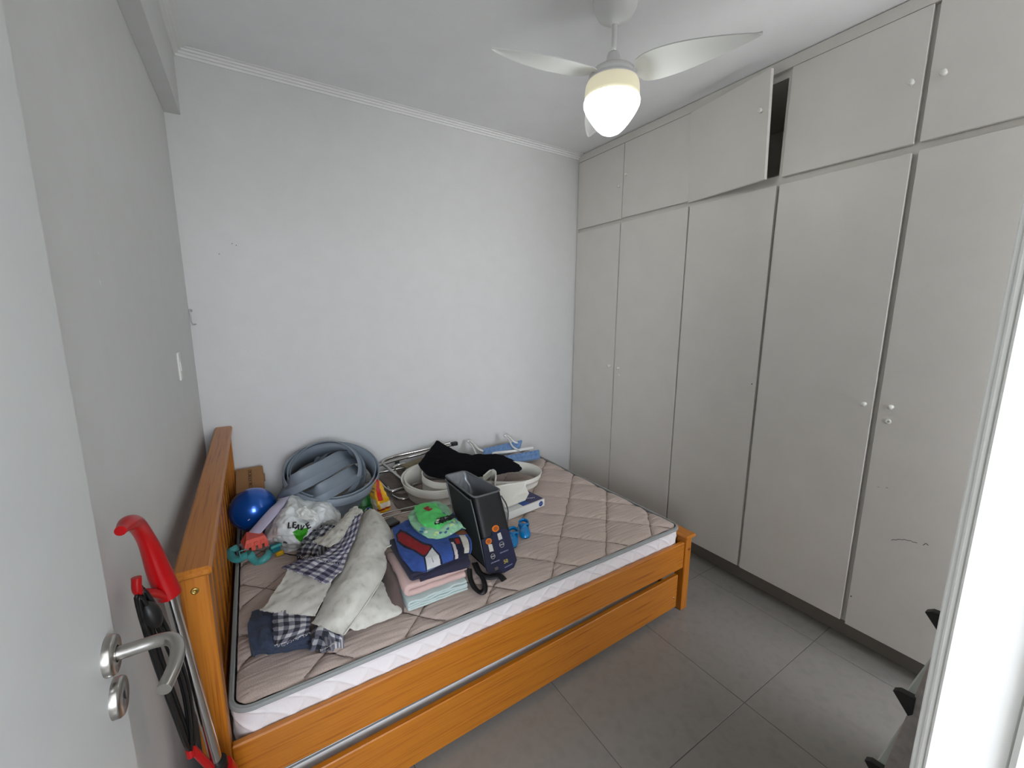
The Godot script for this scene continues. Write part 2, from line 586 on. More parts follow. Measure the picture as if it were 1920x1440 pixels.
func wardrobe() -> void:
	var w := thing("built_in_wardrobe", "off-white built-in wardrobe covering the whole wall beside the bed, one top door ajar", "wardrobe", Vector3(2.6, 0, 1.2))
	var o := -w.position
	var st := S()
	var z1 := 2.45
	# carcass: sides, back, top, floor, shelf and uprights, with face-frame edges
	bc(st, Vector3(2.47, 0.0, 0.0), Vector3(3.08, H - 0.002, 0.014), 0.0)
	bc(st, Vector3(2.46, 0.0, z1), Vector3(3.08, H - 0.002, z1 + 0.03), 0.001)
	bc(st, Vector3(3.06, 0.0, 0.014), Vector3(3.08, H - 0.01, z1), 0)
	bc(st, Vector3(2.4725, 0.095, 0.014), Vector3(3.06, 0.115, z1), 0)
	bc(st, Vector3(2.4725, 2.085, 0.014), Vector3(3.06, 2.155, z1), 0)
	bc(st, Vector3(2.4725, 2.58, 0.014), Vector3(3.06, H - 0.03, z1), 0)
	for z in [0.459, 0.984, 1.466, 1.954]:
		bc(st, Vector3(2.473, 0.115, z - 0.0125), Vector3(3.06, 2.58, z + 0.0125), 0)
	var body := part("carcass", st, cab_m, w)
	body.position = o
	part("fascia", box(Vector3(2.453, 2.612, 0.004), Vector3(2.475, H - 0.004, z1), 0.001), cab_m, w).position = o
	part("scribe_strip", box(Vector3(2.458, 0.0, 0.0), Vector3(2.472, 2.61, 0.010), 0.001), cab_m, w).position = o
	part("plinth", box(Vector3(2.512, 0.0, 0.0), Vector3(2.53, 0.098, z1), 0.001), M(Color(0.50, 0.486, 0.46), 0.3), w).position = o
	var lower := [[0.013, 0.453], [0.463, 0.979], [0.989, 1.459], [1.473, 1.945], [1.964, 2.446]]
	var upper := [[0.013, 0.460], [0.466, 0.975], [0.987, 1.459], [1.476, 1.945], [1.962, 2.446]]
	var knobs_l := [[Vector2(1.119, 0.415)], [Vector2(1.113, 0.504), Vector2(1.06, 0.507)], [], [Vector2(1.12, 1.916)], [Vector2(1.123, 2.004), Vector2(1.061, 2.001)]]
	var knobs_u := [Vector2(2.343, 0.437), Vector2(2.405, 0.496), Vector2(2.444, 1.425), Vector2(2.36, 1.913), Vector2(2.356, 2.001)]
	var out := [0.0, 0.001, 0.0005, 0.002, 0.0]
	for i in 5:
		var d := Node3D.new()
		d.name = "lower_door"
		w.add_child(d, true)
		d.position = o + Vector3(WX - out[i], 0, lower[i][0])
		var wd: float = lower[i][1] - lower[i][0]
		part("panel", box(Vector3(0, 0.103 + [0.0, 0.0, 0.002, 0.0, -0.008][i], 0), Vector3(0.018, 2.106 + [0, 0.002, 0, -0.001, 0.004][i], wd), 0.0012), cab_m, d)
		for n in knobs_l[i].size():
			var q: Vector2 = knobs_l[i][n]
			if n == 0: knob(d, Vector3(0, q.x, q.y - lower[i][0]))
			else: keyhole(d, Vector3(0, q.x, q.y - lower[i][0]))
		d = Node3D.new()
		d.name = "upper_door"
		w.add_child(d, true)
		d.position = o + Vector3(WX - out[i], 0, upper[i][0])
		wd = upper[i][1] - upper[i][0]
		part("panel", box(Vector3(0, 2.136 + [-0.004, 0, 0, 0.003, 0.004][i], 0), Vector3(0.018, 2.608, wd), 0.0012), cab_m, d)
		var q: Vector2 = knobs_u[i]
		knob(d, Vector3(0, q.x, q.y - upper[i][0]))
		if i == 2:   # ajar, and sagging a little on its hinges
			d.rotation = Vector3(0, deg_to_rad(-9.2), deg_to_rad(3.2))
			d.position += Vector3(0.125, -0.004, 0)
			tag(d, "top door standing ajar over a dark inside")
	# stray marks on the paint: pencil-thin scuffs and screw dots
	var scuff := M(Color(0.07, 0.065, 0.06), 0.8)
	for q in [[Vector3(WX, 0.565, 2.073), Vector3(WX, 0.590, 2.150)], [Vector3(WX, 0.590, 2.168), Vector3(WX, 0.595, 2.182)]]:
		var line := []
		for k in 13:
			var f := k / 12.0
			var p: Vector3 = q[0].lerp(q[1], f)
			p.y += 0.008 * sin(f * PI) + 0.0015 * sin(k * 2.3)
			line.append(p)
		st = S()
		tube(st, line, 0.0011, false, 5)
		part("scuff_mark", st, scuff, w).position = o
	for q in [Vector3(WX, 0.561, 0.783), Vector3(WX, 0.5, 0.783), Vector3(WX - 0.001, 1.135, 1.439), Vector3(WX, 0.239, 1.972)]:
		st = S()
		blob(st, q, Vector3(0.0012, 0.003, 0.003), Basis(), 8)
		part("screw_dot", st, scuff, w).position = o
	for q in [[Vector3(WX, 0.774, 2.001), Vector3(WX, 0.776, 2.008)], [Vector3(WX, 0.781, 2.028), Vector3(WX, 0.782, 2.036)]]:
		st = S()
		tube(st, [q[0], q[1]], 0.0009, false, 5)
		part("scuff_mark", st, M(Color(0.35, 0.33, 0.30), 0.8), w).position = o

func bed() -> void:
	var b := thing("double_bed", "honey-varnished pine double bed with a slatted headboard", "bed", Vector3(1.0, 0, 0.72))
	var o := -b.position
	var z1 := 1.442
	var bolt := M(Color(0.72, 0.62, 0.36), 0.3, 1.0)
	# headboard
	for z in [[0.012, 0.067], [1.387, z1]]:
		part("headboard_post", box(Vector3(0.057, 0, z[0]), Vector3(0.114, 0.880, z[1]), 0.003), wy, b).position = o
	part("headboard_cap", box(Vector3(0.048, 0.880, 0.004), Vector3(0.123, 0.903, z1 + 0.012), 0.006), wz, b).position = o
	part("headboard_rail", box(Vector3(0.066, 0.79, 0.067), Vector3(0.092, 0.880, 1.387), 0.002), wz, b).position = o
	part("headboard_rail", box(Vector3(0.066, 0.26, 0.067), Vector3(0.092, 0.37, 1.387), 0.002), wz, b).position = o
	for k in 11:
		var z := 0.11 + k * 0.1185
		part("headboard_slat", box(Vector3(0.070, 0.36, z), Vector3(0.086, 0.795, z + 0.062), 0.002), wy, b).position = o
	for y in [0.845, 0.31]:
		var st := S()
		lathe(st, [Vector2(0, 0.0015), Vector2(0.003, 0.0015), Vector2(0.0035, 0.004), Vector2(0.0075, 0.0035), Vector2(0.0085, 0.0)], Vector3(0.0855, y, z1), 16, Basis(Vector3(1, 0, 0), PI / 2))
		part("bolt", st, bolt, b).position = o
	# low footboard with the same cap
	for z in [[0.012, 0.067], [1.387, z1]]:
		part("footboard_post", box(Vector3(1.990, 0, z[0]), Vector3(2.035, 0.397, z[1]), 0.003), wy, b).position = o
	part("footboard_cap", box(Vector3(1.978, 0.397, 0.004), Vector3(2.050, 0.415, z1 + 0.012), 0.005), wz, b).position = o
	part("footboard_rail", box(Vector3(1.998, 0.20, 0.067), Vector3(2.022, 0.397, 1.387), 0.002), wz, b).position = o
	var st := S()
	lathe(st, [Vector2(0, 0.0015), Vector2(0.003, 0.0015), Vector2(0.0035, 0.004), Vector2(0.006, 0.0035), Vector2(0.007, 0.0)], Vector3(2.016, 0.335, z1), 14, Basis(Vector3(1, 0, 0), PI / 2))
	part("bolt", st, M(Color(0.55, 0.30, 0.18), 0.3, 1.0), b).position = o
	# side rails and base boards
	part("side_rail", box(Vector3(0.114, 0.236, 1.414), Vector3(1.990, 0.376, 1.436), 0.004), wx, b).position = o
	part("side_rail", box(Vector3(0.114, 0.236, 0.014), Vector3(1.990, 0.376, 0.034), 0.004), wx, b).position = o
	for z in [1.388, 0.054]:
		part("base_batten", box(Vector3(0.114, 0.286, z - 0.02), Vector3(1.990, 0.312, z + 0.02), 0.002), wx, b).position = o
	for k in 9:
		var x := 0.18 + k * 0.21
		part("base_slat", box(Vector3(x, 0.312, 0.036), Vector3(x + 0.07, 0.328, 1.406), 0.002), wz, b).position = o

func seam_wob(x: float, z: float, shift: float) -> float:
	return 0.007 * nz.get_noise_2d(x * 9.0 + shift, z * 9.0)

# a rounded-rectangle path round the mattress
func outline(x0: float, x1: float, z0: float, z1: float, r: float, y: float, step := 0.012) -> Array:
	var q := []
	var corners := [[Vector3(x1 - r, y, z0 + r), -90], [Vector3(x1 - r, y, z1 - r), 0], [Vector3(x0 + r, y, z1 - r), 90], [Vector3(x0 + r, y, z0 + r), 180]]
	var raw := []
	for c in corners:
		for k in 9:
			var a := deg_to_rad(c[1] + 90.0 * k / 8)
			raw.append(c[0] + Vector3(cos(a), 0, sin(a)) * r)
	for i in raw.size():
		var a: Vector3 = raw[i]
		var b: Vector3 = raw[(i + 1) % raw.size()]
		var n := maxi(1, int((b - a).length() / step))
		for k in n: q.append(a.lerp(b, float(k) / n))
	return q

func mattress() -> void:
	var x0 := 0.118
	var x1 := 1.986
	var z0 := 0.038
	var z1 := 1.411
	var y0 := 0.328
	var r := 0.055
	var mt := thing("mattress", "double mattress with taupe quilted top and white quilted sides", "mattress", Vector3((x0 + x1) / 2, y0, (z0 + z1) / 2))
	var o := -mt.position
	# quilted top: diamonds 15 cm from crossing to crossing, puckered along the seams
	var nu := 470
	var nv := 344
	var rows := []
	var e := 0.012
	for i in nu + 1:
		var row := []
		for j in nv + 1:
			var x := lerpf(x0 + e, x1 - e, float(i) / nu)
			var z := lerpf(z0 + e, z1 - e, float(j) / nv)
			var cx := clampf(x, x0 + r, x1 - r)
			var cz := clampf(z, z0 + r, z1 - r)
			var d := Vector2(x - cx, z - cz)
			if cx != x and cz != z:
				var m := maxf(absf(d.x), absf(d.y))
				if d.length() > 1e-6: d = d.normalized() * m
				x = cx + d.x; z = cz + d.y
			var border := minf(minf(x - x0, x1 - x), minf(z - z0, z1 - z)) - e
			var wob := seam_wob(x, z, 0.0)
			var wob2 := seam_wob(x, z, 40.0)
			var a := absf(fposmod(x + z + wob - 2.882 + 0.15, 0.3) - 0.15) * 0.7071
			var b := absf(fposmod(x - z + wob2 - 0.54 + 0.15, 0.3) - 0.15) * 0.7071
			var s := minf(a, b)
			var y := 0.4515 + 0.0125 * (1.0 - exp(-s / 0.020)) - 0.003 * exp(-s * s / 0.000012)
			var near := exp(-s / 0.05)
			y += 0.0030 * near * nz.get_noise_2d(x * 7.0 + z * 3.0, z * 55.0) + 0.0012 * nz.get_noise_2d(x * 5.0, z * 70.0 + 9.0)
			y -= 0.010 * exp(-border / 0.016)
			row.append(Vector3(x, y, z))
		rows.append(row)
	var st := S()
	surf(st, rows)
	var fabric := mottle([Color(0.55, 0.485, 0.45), Color(0.71, 0.64, 0.595), Color(0.78, 0.71, 0.67)], Vector3.ONE * 7.0, 0.85, 0.16, 0.05, 31)
	fabric.rim_enabled = true
	fabric.rim = 0.15
	part("quilted_top", st, fabric, mt).position = o
	# zigzag seams along both diagonals
	st = S()
	for way in 2:
		for k in range(-14, 15):
			var line := []
			for i in 420:
				var x := x0 + 0.02 + i * 0.0045
				# x + z = c or x - z = c, shifted by the same wobble as the quilting
				var z := (2.882 + 0.3 * k - x) if way == 0 else (x - 0.54 - 0.3 * k)
				z += -seam_wob(x, z, 0.0) if way == 0 else seam_wob(x, z, 40.0)
				z += 0.0014 * (1.0 if i % 2 == 0 else -1.0)
				if x > x1 - 0.02 or z < z0 + 0.02 or z > z1 - 0.02:
					if line.size() > 3: tube(st, line, 0.0011, false, 4)
					line = []
					continue
				line.append(Vector3(x, 0.4505, z))
			if line.size() > 3: tube(st, line, 0.0011, false, 4)
	part("stitching", st, M(Color(0.40, 0.335, 0.32), 0.9), mt).position = o
	# sides with a smaller diamond quilting
	var path := outline(x0, x1, z0, z1, r, 0, 0.005)
	var ring := []
	var L := 0.0
	var arc := []
	for i in path.size():
		arc.append(L)
		L += (path[(i + 1) % path.size()] - path[i]).length()
	var hgt := MT - 0.014 - y0
	rows = []
	for k in 37:
		var f := k / 36.0
		var row := []
		for i in path.size():
			var p: Vector3 = path[i]
			var q: Vector3 = path[(i + 1) % path.size()]
			var n := (q - p).normalized().cross(Vector3.UP)
			var u: float = arc[i]
			var v := y0 + f * hgt
			var sa := absf(fposmod(u + v * 0.55 + 0.010 * sin(v * 60.0 + u * 3.0), 0.086) - 0.043)
			var sb := absf(fposmod(u - v * 1.55 + 0.008 * sin(v * 50.0 + u * 4.0), 0.092) - 0.046)
			var lip := 1.0 - smoothstep(0.80, 1.0, f)
			var puff := 0.0045 * lip * (1.0 - exp(-minf(sa, sb * 0.75) / 0.0075))
			var bulge := 0.003 * sin(f * PI)
			var dirn := Vector3(n.x, 0, n.z)
			row.append(Vector3(p.x, v, p.z) - dirn * (0.006 - puff - bulge))
		rows.append(row)
	st = S()
	surf(st, rows, true, false, [], true)
	var base_poly := []
	for p in path: base_poly.append(Vector3(p.x, y0, p.z))
	st.set_smooth_group(-1)
	poly(st, base_poly, Vector3.DOWN)
	var ticking := mottle([Color(0.86, 0.835, 0.83), Color(0.90, 0.88, 0.875)], Vector3.ONE * 9.0, 0.8, 0.1, 0.02, 35)
	part("quilted_side", st, ticking, mt).position = o
	# grey binding tape: a flat band with a cord at each edge
	var band := outline(x0 - 0.001, x1 + 0.001, z0 - 0.001, z1 + 0.001, r, MT - 0.016, 0.012)
	st = S()
	sweep(st, band, [Vector2(-0.0075, -0.003), Vector2(0.003, -0.007), Vector2(0.006, -0.0065), Vector2(0.0068, -0.0042), Vector2(0.0046, -0.0022), Vector2(0.0054, 0.001), Vector2(0.0036, 0.0044), Vector2(0.001, 0.0050), Vector2(-0.0012, 0.0044), Vector2(-0.003, 0.0066), Vector2(-0.0056, 0.0066), Vector2(-0.0078, 0.0044)], Vector3.UP, true)
	var tape := mottle([Color(0.50, 0.51, 0.50), Color(0.60, 0.61, 0.60)], Vector3(30, 30, 30), 0.8, 0.2, 0.02, 37)
	part("binding_tape", st, tape, mt).position = o

func trundle() -> void:
	var a := Vector3(0.135, 0.028, 1.468)
	var b := Vector3(1.962, 0.028, 1.432)
	var dir := (b - a).normalized()
	var t := thing("trundle_bed", "pull-out trundle with a plain varnished pine front board", "trundle bed", Vector3(1.05, 0, 1.2))
	var o := -t.position
	var n := Vector3.UP.cross(dir).normalized()   # away from the room's near side
	if n.z > 0: n = -n
	var len_ := (b - a).length()
	var basis := Basis(dir, Vector3.UP, -n)
	var st := S()
	bx(st, (a + b) / 2 + Vector3(0, 0.089, 0) + n * 0.011, Vector3(len_, 0.178, 0.022), 0.003, basis)
	part("front_board", st, wx, t).position = o
	st = S()
	bx(st, (a + b) / 2 + Vector3(0, 0.06, 0) + n * 1.19, Vector3(len_, 0.12, 0.02), 0.003, basis)
	part("rear_board", st, wx, t).position = o
	for s in [0.02, len_ - 0.02]:
		st = S()
		bx(st, a + dir * s + Vector3(0, 0.06, 0) + n * 0.60, Vector3(0.02, 0.11, 1.15), 0.003, basis)
		part("end_board", st, wx, t).position = o
	st = S()
	bx(st, (a + b) / 2 + Vector3(0, 0.02, 0) + n * 0.60, Vector3(len_ - 0.06, 0.012, 1.15), 0.002, basis)
	part("base_panel", st, wx, t).position = o
	for s in [0.12, len_ - 0.12]:
		for w in [0.08, 1.1]:
			st = S()
			tube(st, [a + dir * s + n * w + Vector3(0, -0.014, 0) - dir * 0.009, a + dir * s + n * w + Vector3(0, -0.014, 0) + dir * 0.009], 0.014, false, 14)
			part("castor", st, black_m, t).position = o
	st = S()
	var q := b - dir * 0.025 + Vector3(0, 0.06, 0)
	lathe(st, [Vector2(0, 0.003), Vector2(0.004, 0.003), Vector2(0.006, 0)], q, 12, Basis(Vector3(1, 0, 0), PI / 2))
	part("bolt", st, M(Color(0.72, 0.55, 0.45), 0.3, 1.0), t).position = o
	# its own thin mattress, showing as a white line above the board
	var m := thing("trundle_mattress", "thin white mattress with grey piping lying in the trundle", "mattress", (a + b) / 2 + n * 0.6)
	var x0 := -len_ / 2 + 0.05
	var x1 := len_ / 2 - 0.05
	st = S()
	var rows := []
	var path := outline(x0, x1, -0.57, 0.545, 0.05, 0.0, 0.05)
	for h in [-0.002, 0.012, 0.185, 0.192, 0.195]:
		var row := []
		for p in path:
			var k := 1.0 if h < 0.19 else (0.995 if h < 0.194 else 0.97)
			row.append(basis * Vector3(p.x * k, h, p.z * k))
		rows.append(row)
	surf(st, rows, true, false, [], true)
	st.set_smooth_group(-1)
	poly(st, rows[-1], Vector3.UP)
	poly(st, rows[0], Vector3.DOWN)
	part("cover", st, M(Color(0.86, 0.86, 0.85), 0.8), m)
	for h in [0.186, 0.176]:
		st = S()
		var pp := []
		for p in outline(x0 - 0.001, x1 + 0.001, -0.571, 0.546, 0.05, h, 0.05): pp.append(basis * p)
		sweep(st, pp, circle(0.0028, 6), Vector3.UP, true)
		part("piping", st, M(Color(0.42, 0.44, 0.44), 0.7), m)

func fan() -> void:
	var c := Vector3(1.496, 0, 1.305)
	var f := thing("ceiling_fan", "white three-blade ceiling fan with a lit opal glass bowl", "ceiling fan", Vector3(c.x, H, c.z))
	var o := Vector3(0, -H, 0)
	var white := M(Color(0.88, 0.88, 0.87), 0.35)
	var st := S()
	lathe(st, [Vector2(0.070, H - 0.0005), Vector2(0.078, H - 0.006), Vector2(0.082, H - 0.03), Vector2(0.078, H - 0.055), Vector2(0.064, H - 0.08), Vector2(0.040, H - 0.096), Vector2(0.020, H - 0.102), Vector2(0.016, H - 0.108), Vector2(0.010, H - 0.110)])
	part("canopy", st, white, f).position = o
	st = S()
	tube(st, [Vector3(0, H - 0.10, 0), Vector3(0, 2.45, 0)], 0.0095, false, 16)
	part("down_rod", st, white, f).position = o
	st = S()
	lathe(st, [Vector2(0.012, 2.462), Vector2(0.020, 2.461), Vector2(0.0235, 2.452), Vector2(0.030, 2.418), Vector2(0.033, 2.412), Vector2(0.052, 2.411), Vector2(0.056, 2.404), Vector2(0.075, 2.400), Vector2(0.086, 2.390), Vector2(0.090, 2.378), Vector2(0.090, 2.368), Vector2(0.094, 2.366), Vector2(0.0945, 2.356), Vector2(0.05, 2.354)])
	part("motor_housing", st, white, f).position = o
	st = S()
	lathe(st, [Vector2(0.094, 2.360), Vector2(0.0985, 2.352), Vector2(0.1015, 2.338), Vector2(0.103, 2.312), Vector2(0.1035, 2.300), Vector2(0.100, 2.2995)])
	var ring := M(Color(0.86, 0.83, 0.70), 0.35)
	ring.emission_enabled = true
	ring.emission = Color(1.0, 0.97, 0.86)
	ring.emission_energy_multiplier = 0.35
	part("glass_collar", st, ring, f).position = o
	st = S()
	lathe(st, [Vector2(0.1035, 2.3005), Vector2(0.1065, 2.291), Vector2(0.1055, 2.279), Vector2(0.098, 2.262), Vector2(0.086, 2.242), Vector2(0.070, 2.220), Vector2(0.054, 2.201), Vector2(0.038, 2.187), Vector2(0.022, 2.1795), Vector2(0.010, 2.177), Vector2(0.0, 2.1765)], Vector3.ZERO, 40)
	var glow := M(Color(0.95, 0.96, 0.95), 0.3)
	glow.emission_enabled = true
	glow.emission = Color(0.94, 1.0, 0.97)
	glow.emission_energy_multiplier = 2.6
	part("lamp_bowl", st, glow, f).position = o
	for k in 3:
		var a := deg_to_rad([-172.0, -58.0, 67.0][k])
		var rows := []
		var under := []
		var n := 26
		for i in n + 1:
			var t := float(i) / n
			var r := lerpf(0.088, 0.492, t)
			# outline: narrow root, broad belly, pointed sweep at the end
			var half := maxf(0.0015, 0.066 * pow(maxf(0.0, sin(PI * pow(t, 0.60))), 0.72) + 0.016 * pow(1.0 - t, 6.0))
			var mid := 0.006 * sin(PI * t)
			var row := []
			var ur := []
			for j in 9:
				var s := j / 8.0 * 2.0 - 1.0
				var w := mid + s * half
				var pitch := lerpf(0.26, 0.10, t)
				var y := 2.375 + w * pitch + 0.006 * (1.0 - s * s) - 0.012 * t
				var p := Vector3(r, y, w)
				var q := Vector3(p.x * cos(a) - p.z * sin(a), p.y, p.x * sin(a) + p.z * cos(a))
				row.append(q)
				ur.append(q - Vector3(0, 0.0035, 0))
			rows.append(row)
			under.append(ur)
		st = S()
		surf(st, rows, false, false, [], true)
		surf(st, under, false, false, [], false, 1)
		var la := []
		var lb := []
		for i in n + 1: la.append(rows[i][0]); lb.append(under[i][0])
		for j in range(1, 9): la.append(rows[n][j]); lb.append(under[n][j])
		for i in n: la.append(rows[n - 1 - i][8]); lb.append(under[n - 1 - i][8])
		surf(st, [la, lb], true, false, [], false, 2)
		part("blade", st, white, f).position = o
	var l := OmniLight3D.new()
	l.name = "lamp_light"
	l.position = Vector3(0, 2.245 - H, 0)
	l.light_color = Color(0.98, 1.0, 0.985)
	l.light_energy = 0.10
	l.light_size = 0.08
	l.omni_range = 9.0
	l.omni_attenuation = 2.0
	l.shadow_enabled = true
	f.add_child(l)

func door_leaf() -> void:
	var d := struct("door_1", "pale grey flush door standing open against the headboard wall")
	part("leaf", box(Vector3(0.019, 0.008, 1.868), Vector3(0.055, 2.082, 2.498), 0.0015), mottle([Color(0.80, 0.805, 0.80), Color(0.82, 0.825, 0.815)], Vector3.ONE, 0.5, 0.02, 0.0, 14), d)
	var nickel := M(Color(0.70, 0.69, 0.67), 0.28, 1.0)
	var bz := Basis(Vector3(0, 0, 1), -PI / 2)    # lathe axis along +x
	var zc := 1.908
	var yc := 1.052
	var st := S()
	lathe(st, [Vector2(0.0255, 0), Vector2(0.0255, 0.007), Vector2(0.0235, 0.010), Vector2(0.012, 0.0105), Vector2(0.0105, 0.0105)], Vector3(0.055, yc, zc), 32, bz)
	part("handle_rosette", st, nickel, d)
	st = S()
	lathe(st, [Vector2(0.0255, 0), Vector2(0.0255, 0.007), Vector2(0.0235, 0.010), Vector2(0.006, 0.0105), Vector2(0.0, 0.0085)], Vector3(0.055, yc - 0.063, zc), 32, bz)
	part("lock_rosette", st, nickel, d)
	part("key_slot", box(Vector3(0.0645, yc - 0.069, zc - 0.0012), Vector3(0.0662, yc - 0.057, zc + 0.0012), 0.0), black_m, d)
	st = S()
	var path := curve([Vector3(0.060, yc, zc), Vector3(0.085, yc, zc), Vector3(0.106, yc + 0.001, zc + 0.001), Vector3(0.122, yc + 0.002, zc + 0.009), Vector3(0.131, yc + 0.001, zc + 0.030), Vector3(0.131, yc - 0.002, zc + 0.060), Vector3(0.124, yc - 0.006, zc + 0.092)], 7)
	var sc := []
	for i in path.size(): sc.append(lerpf(1.0, 0.92, float(i) / path.size()))
	tube(st, path, 0.0088, false, 18, sc)
	part("lever", st, nickel, d)

func ladder() -> void:
	var l := thing("step_ladder", "folded aluminium step ladder with black step ends leaning on the doorway wall", "ladder", Vector3(1.58, 0, 2.34))
	var o := -l.position
	var alu := mottle([Color(0.60, 0.585, 0.57), Color(0.70, 0.69, 0.675)], Vector3(3, 3, 3), 0.42, 0.05, 0.0, 51)
	alu.metallic = 0.35
	var slope := 0.1195
	var top := 1.14
	var dir := Vector3(0, 1, slope).normalized()
	var b := Basis(Vector3(1, 0, 0), dir, Vector3(1, 0, 0).cross(dir))
	for x in [1.405, 1.755]:
		var st := S()
		var c := Vector3(x + 0.011, top / 2 + 0.004, 2.283 + 0.058 + slope * top / 2)
		bx(st, c, Vector3(0.022, top / dir.y - 0.006, 0.052), 0.003, b)
		part("front_rail", st, alu, l).position = o
		st = S()
		bx(st, c + b.z * 0.042, Vector3(0.016, top / dir.y - 0.05, 0.026), 0.003, b)
		part("rear_rail", st, alu, l).position = o
		part("foot", box(Vector3(x - 0.004, 0, 2.312), Vector3(x + 0.026, 0.03, 2.372), 0.004), black_m, l).position = o
	for y in [0.23, 0.447, 0.662, 0.876, 1.09]:
		var z: float = 2.283 + slope * y
		var st := S()
		bx(st, Vector3(1.591, y - 0.010, z + 0.045), Vector3(0.328, 0.022, 0.062), 0.003, b)
		part("step", st, M(Color(0.70, 0.72, 0.69), 0.5), l).position = o
		for x in [1.399, 1.767]:
			st = S()
			var prof := [Vector2(0.0, 0.004), Vector2(0.010, 0.012), Vector2(0.036, 0.014), Vector2(0.036, -0.026), Vector2(0.030, -0.034)]
			prism(st, prof, Vector3(x, y, z), Vector3(0, 0, 1), Vector3.UP, Vector3(1, 0, 0), 0.016)
			part("step_end_cap", st, black_m, l).position = o

func vacuum() -> void:
	var v := thing("stick_vacuum", "red corded stick vacuum leaning beside the headboard post", "vacuum cleaner", Vector3(0.115, 0, 1.53))
	var o := -v.position
	var red := M(Color(0.66, 0.025, 0.05), 0.28)
	var P := [Vector3(0.068, 0.95, 1.600), Vector3(0.098, 0.46, 1.545)]
	var ax: Vector3 = (P[1] - P[0]).normalized()
	# handle: a curved red grip that swells into a sleeve
	var st := S()
	var path := curve([Vector3(0.0450, 1.1470, 1.7310), Vector3(0.0470, 1.1430, 1.6950), Vector3(0.0500, 1.1240, 1.6610), Vector3(0.0540, 1.0690, 1.6240), Vector3(0.0600, 0.9930, 1.6040), P[0] + ax * 0.01], 7)
	var sc := []
	var n := path.size()
	for i in n:
		var t := float(i) / (n - 1)
		sc.append(0.55 + 0.35 * smoothstep(0.0, 0.22, t) + 0.45 * smoothstep(0.5, 0.85, t))
	tube(st, path, 0.0145, false, 18, sc)
	part("grip", st, red, v).position = o
	st = S()
	tube(st, [P[0], P[1]], 0.0112, false, 18)
	part("tube", st, M(Color(0.80, 0.79, 0.78), 0.18, 1.0), v).position = o
	st = S()
	tube(st, [P[1] - ax * 0.005, P[1] + ax * 0.03], 0.019, false, 18)
	part("clamp_collar", st, black_m, v).position = o
	# motor body and floor head
	st = S()
	var body := curve([P[1] + ax * 0.018, P[1] + ax * 0.06, P[1] + ax * 0.15, P[1] + ax * 0.28, P[1] + ax * 0.37], 6)
	sc = []
	for i in body.size():
		var t := float(i) / (body.size() - 1)
		sc.append(0.55 + 0.5 * sin(PI * minf(1.0, 0.16 + t * 0.8)))
	tube(st, body, 0.034, false, 22, sc)
	part("motor_body", st, red, v).position = o
	st = S()
	blob(st, P[1] + ax * 0.075 + Vector3(0.022, 0, 0.021), Vector3(0.008, 0.022, 0.006), Basis(Vector3(0, 1, 0), 0.7), 14)
	part("switch", st, M(Color(0.05, 0.02, 0.025), 0.2), v).position = o
	part("floor_head", box(Vector3(0.02, 0.0, 1.47), Vector3(0.235, 0.055, 1.60), 0.014), M(Color(0.05, 0.05, 0.055), 0.35), v).position = o
	# cord hooks and the wound cord
	var hook_t := Vector3(0.0400, 1.0130, 1.6670)
	var hook_b := Vector3(0.0620, 0.5650, 1.5820)
	st = S()
	tube(st, curve([P[0] + ax * 0.02, (P[0] + hook_t) / 2 + Vector3(0, -0.01, 0), hook_t + Vector3(0, -0.012, 0), hook_t + Vector3(0, 0.016, 0)], 5), 0.0075, false, 12)
	part("cord_hook", st, red, v).position = o
	st = S()
	tube(st, curve([P[1] + ax * 0.06, (P[1] + ax * 0.05 + hook_b) / 2, hook_b, hook_b + Vector3(0, -0.018, 0.004)], 5), 0.0075, false, 12)
	part("cord_hook", st, red, v).position = o
	st = S()
	for k in 5:
		var off := Vector3(0.004 * (k % 3) - 0.002, 0.0, 0.0055 * (k - 2))
		var bulge := Vector3(-0.002, 0, 0.012 + 0.004 * (k % 2))
		var m1: Vector3 = hook_t.lerp(hook_b, 0.3) + bulge + off
		var m2: Vector3 = hook_t.lerp(hook_b, 0.7) + bulge * 0.7 + off
		tube(st, curve([hook_t + off + Vector3(0, -0.004 - 0.003 * k, 0), m1, m2, hook_b + off + Vector3(0, 0.003, 0), m2 + Vector3(0.018, 0.02, -0.012), m1 + Vector3(0.018, 0, -0.014)], 6, true), 0.0036, true, 8)
	part("power_cord", st, M(Color(0.03, 0.03, 0.035), 0.4), v).position = o
	st = S()
	blob(st, Vector3(0.0520, 0.9500, 1.6660), Vector3(0.014, 0.030, 0.016), Basis(Vector3(0, 0, 1), 0.25), 14)
	part("plug", st, M(Color(0.035, 0.035, 0.04), 0.45), v).position = o

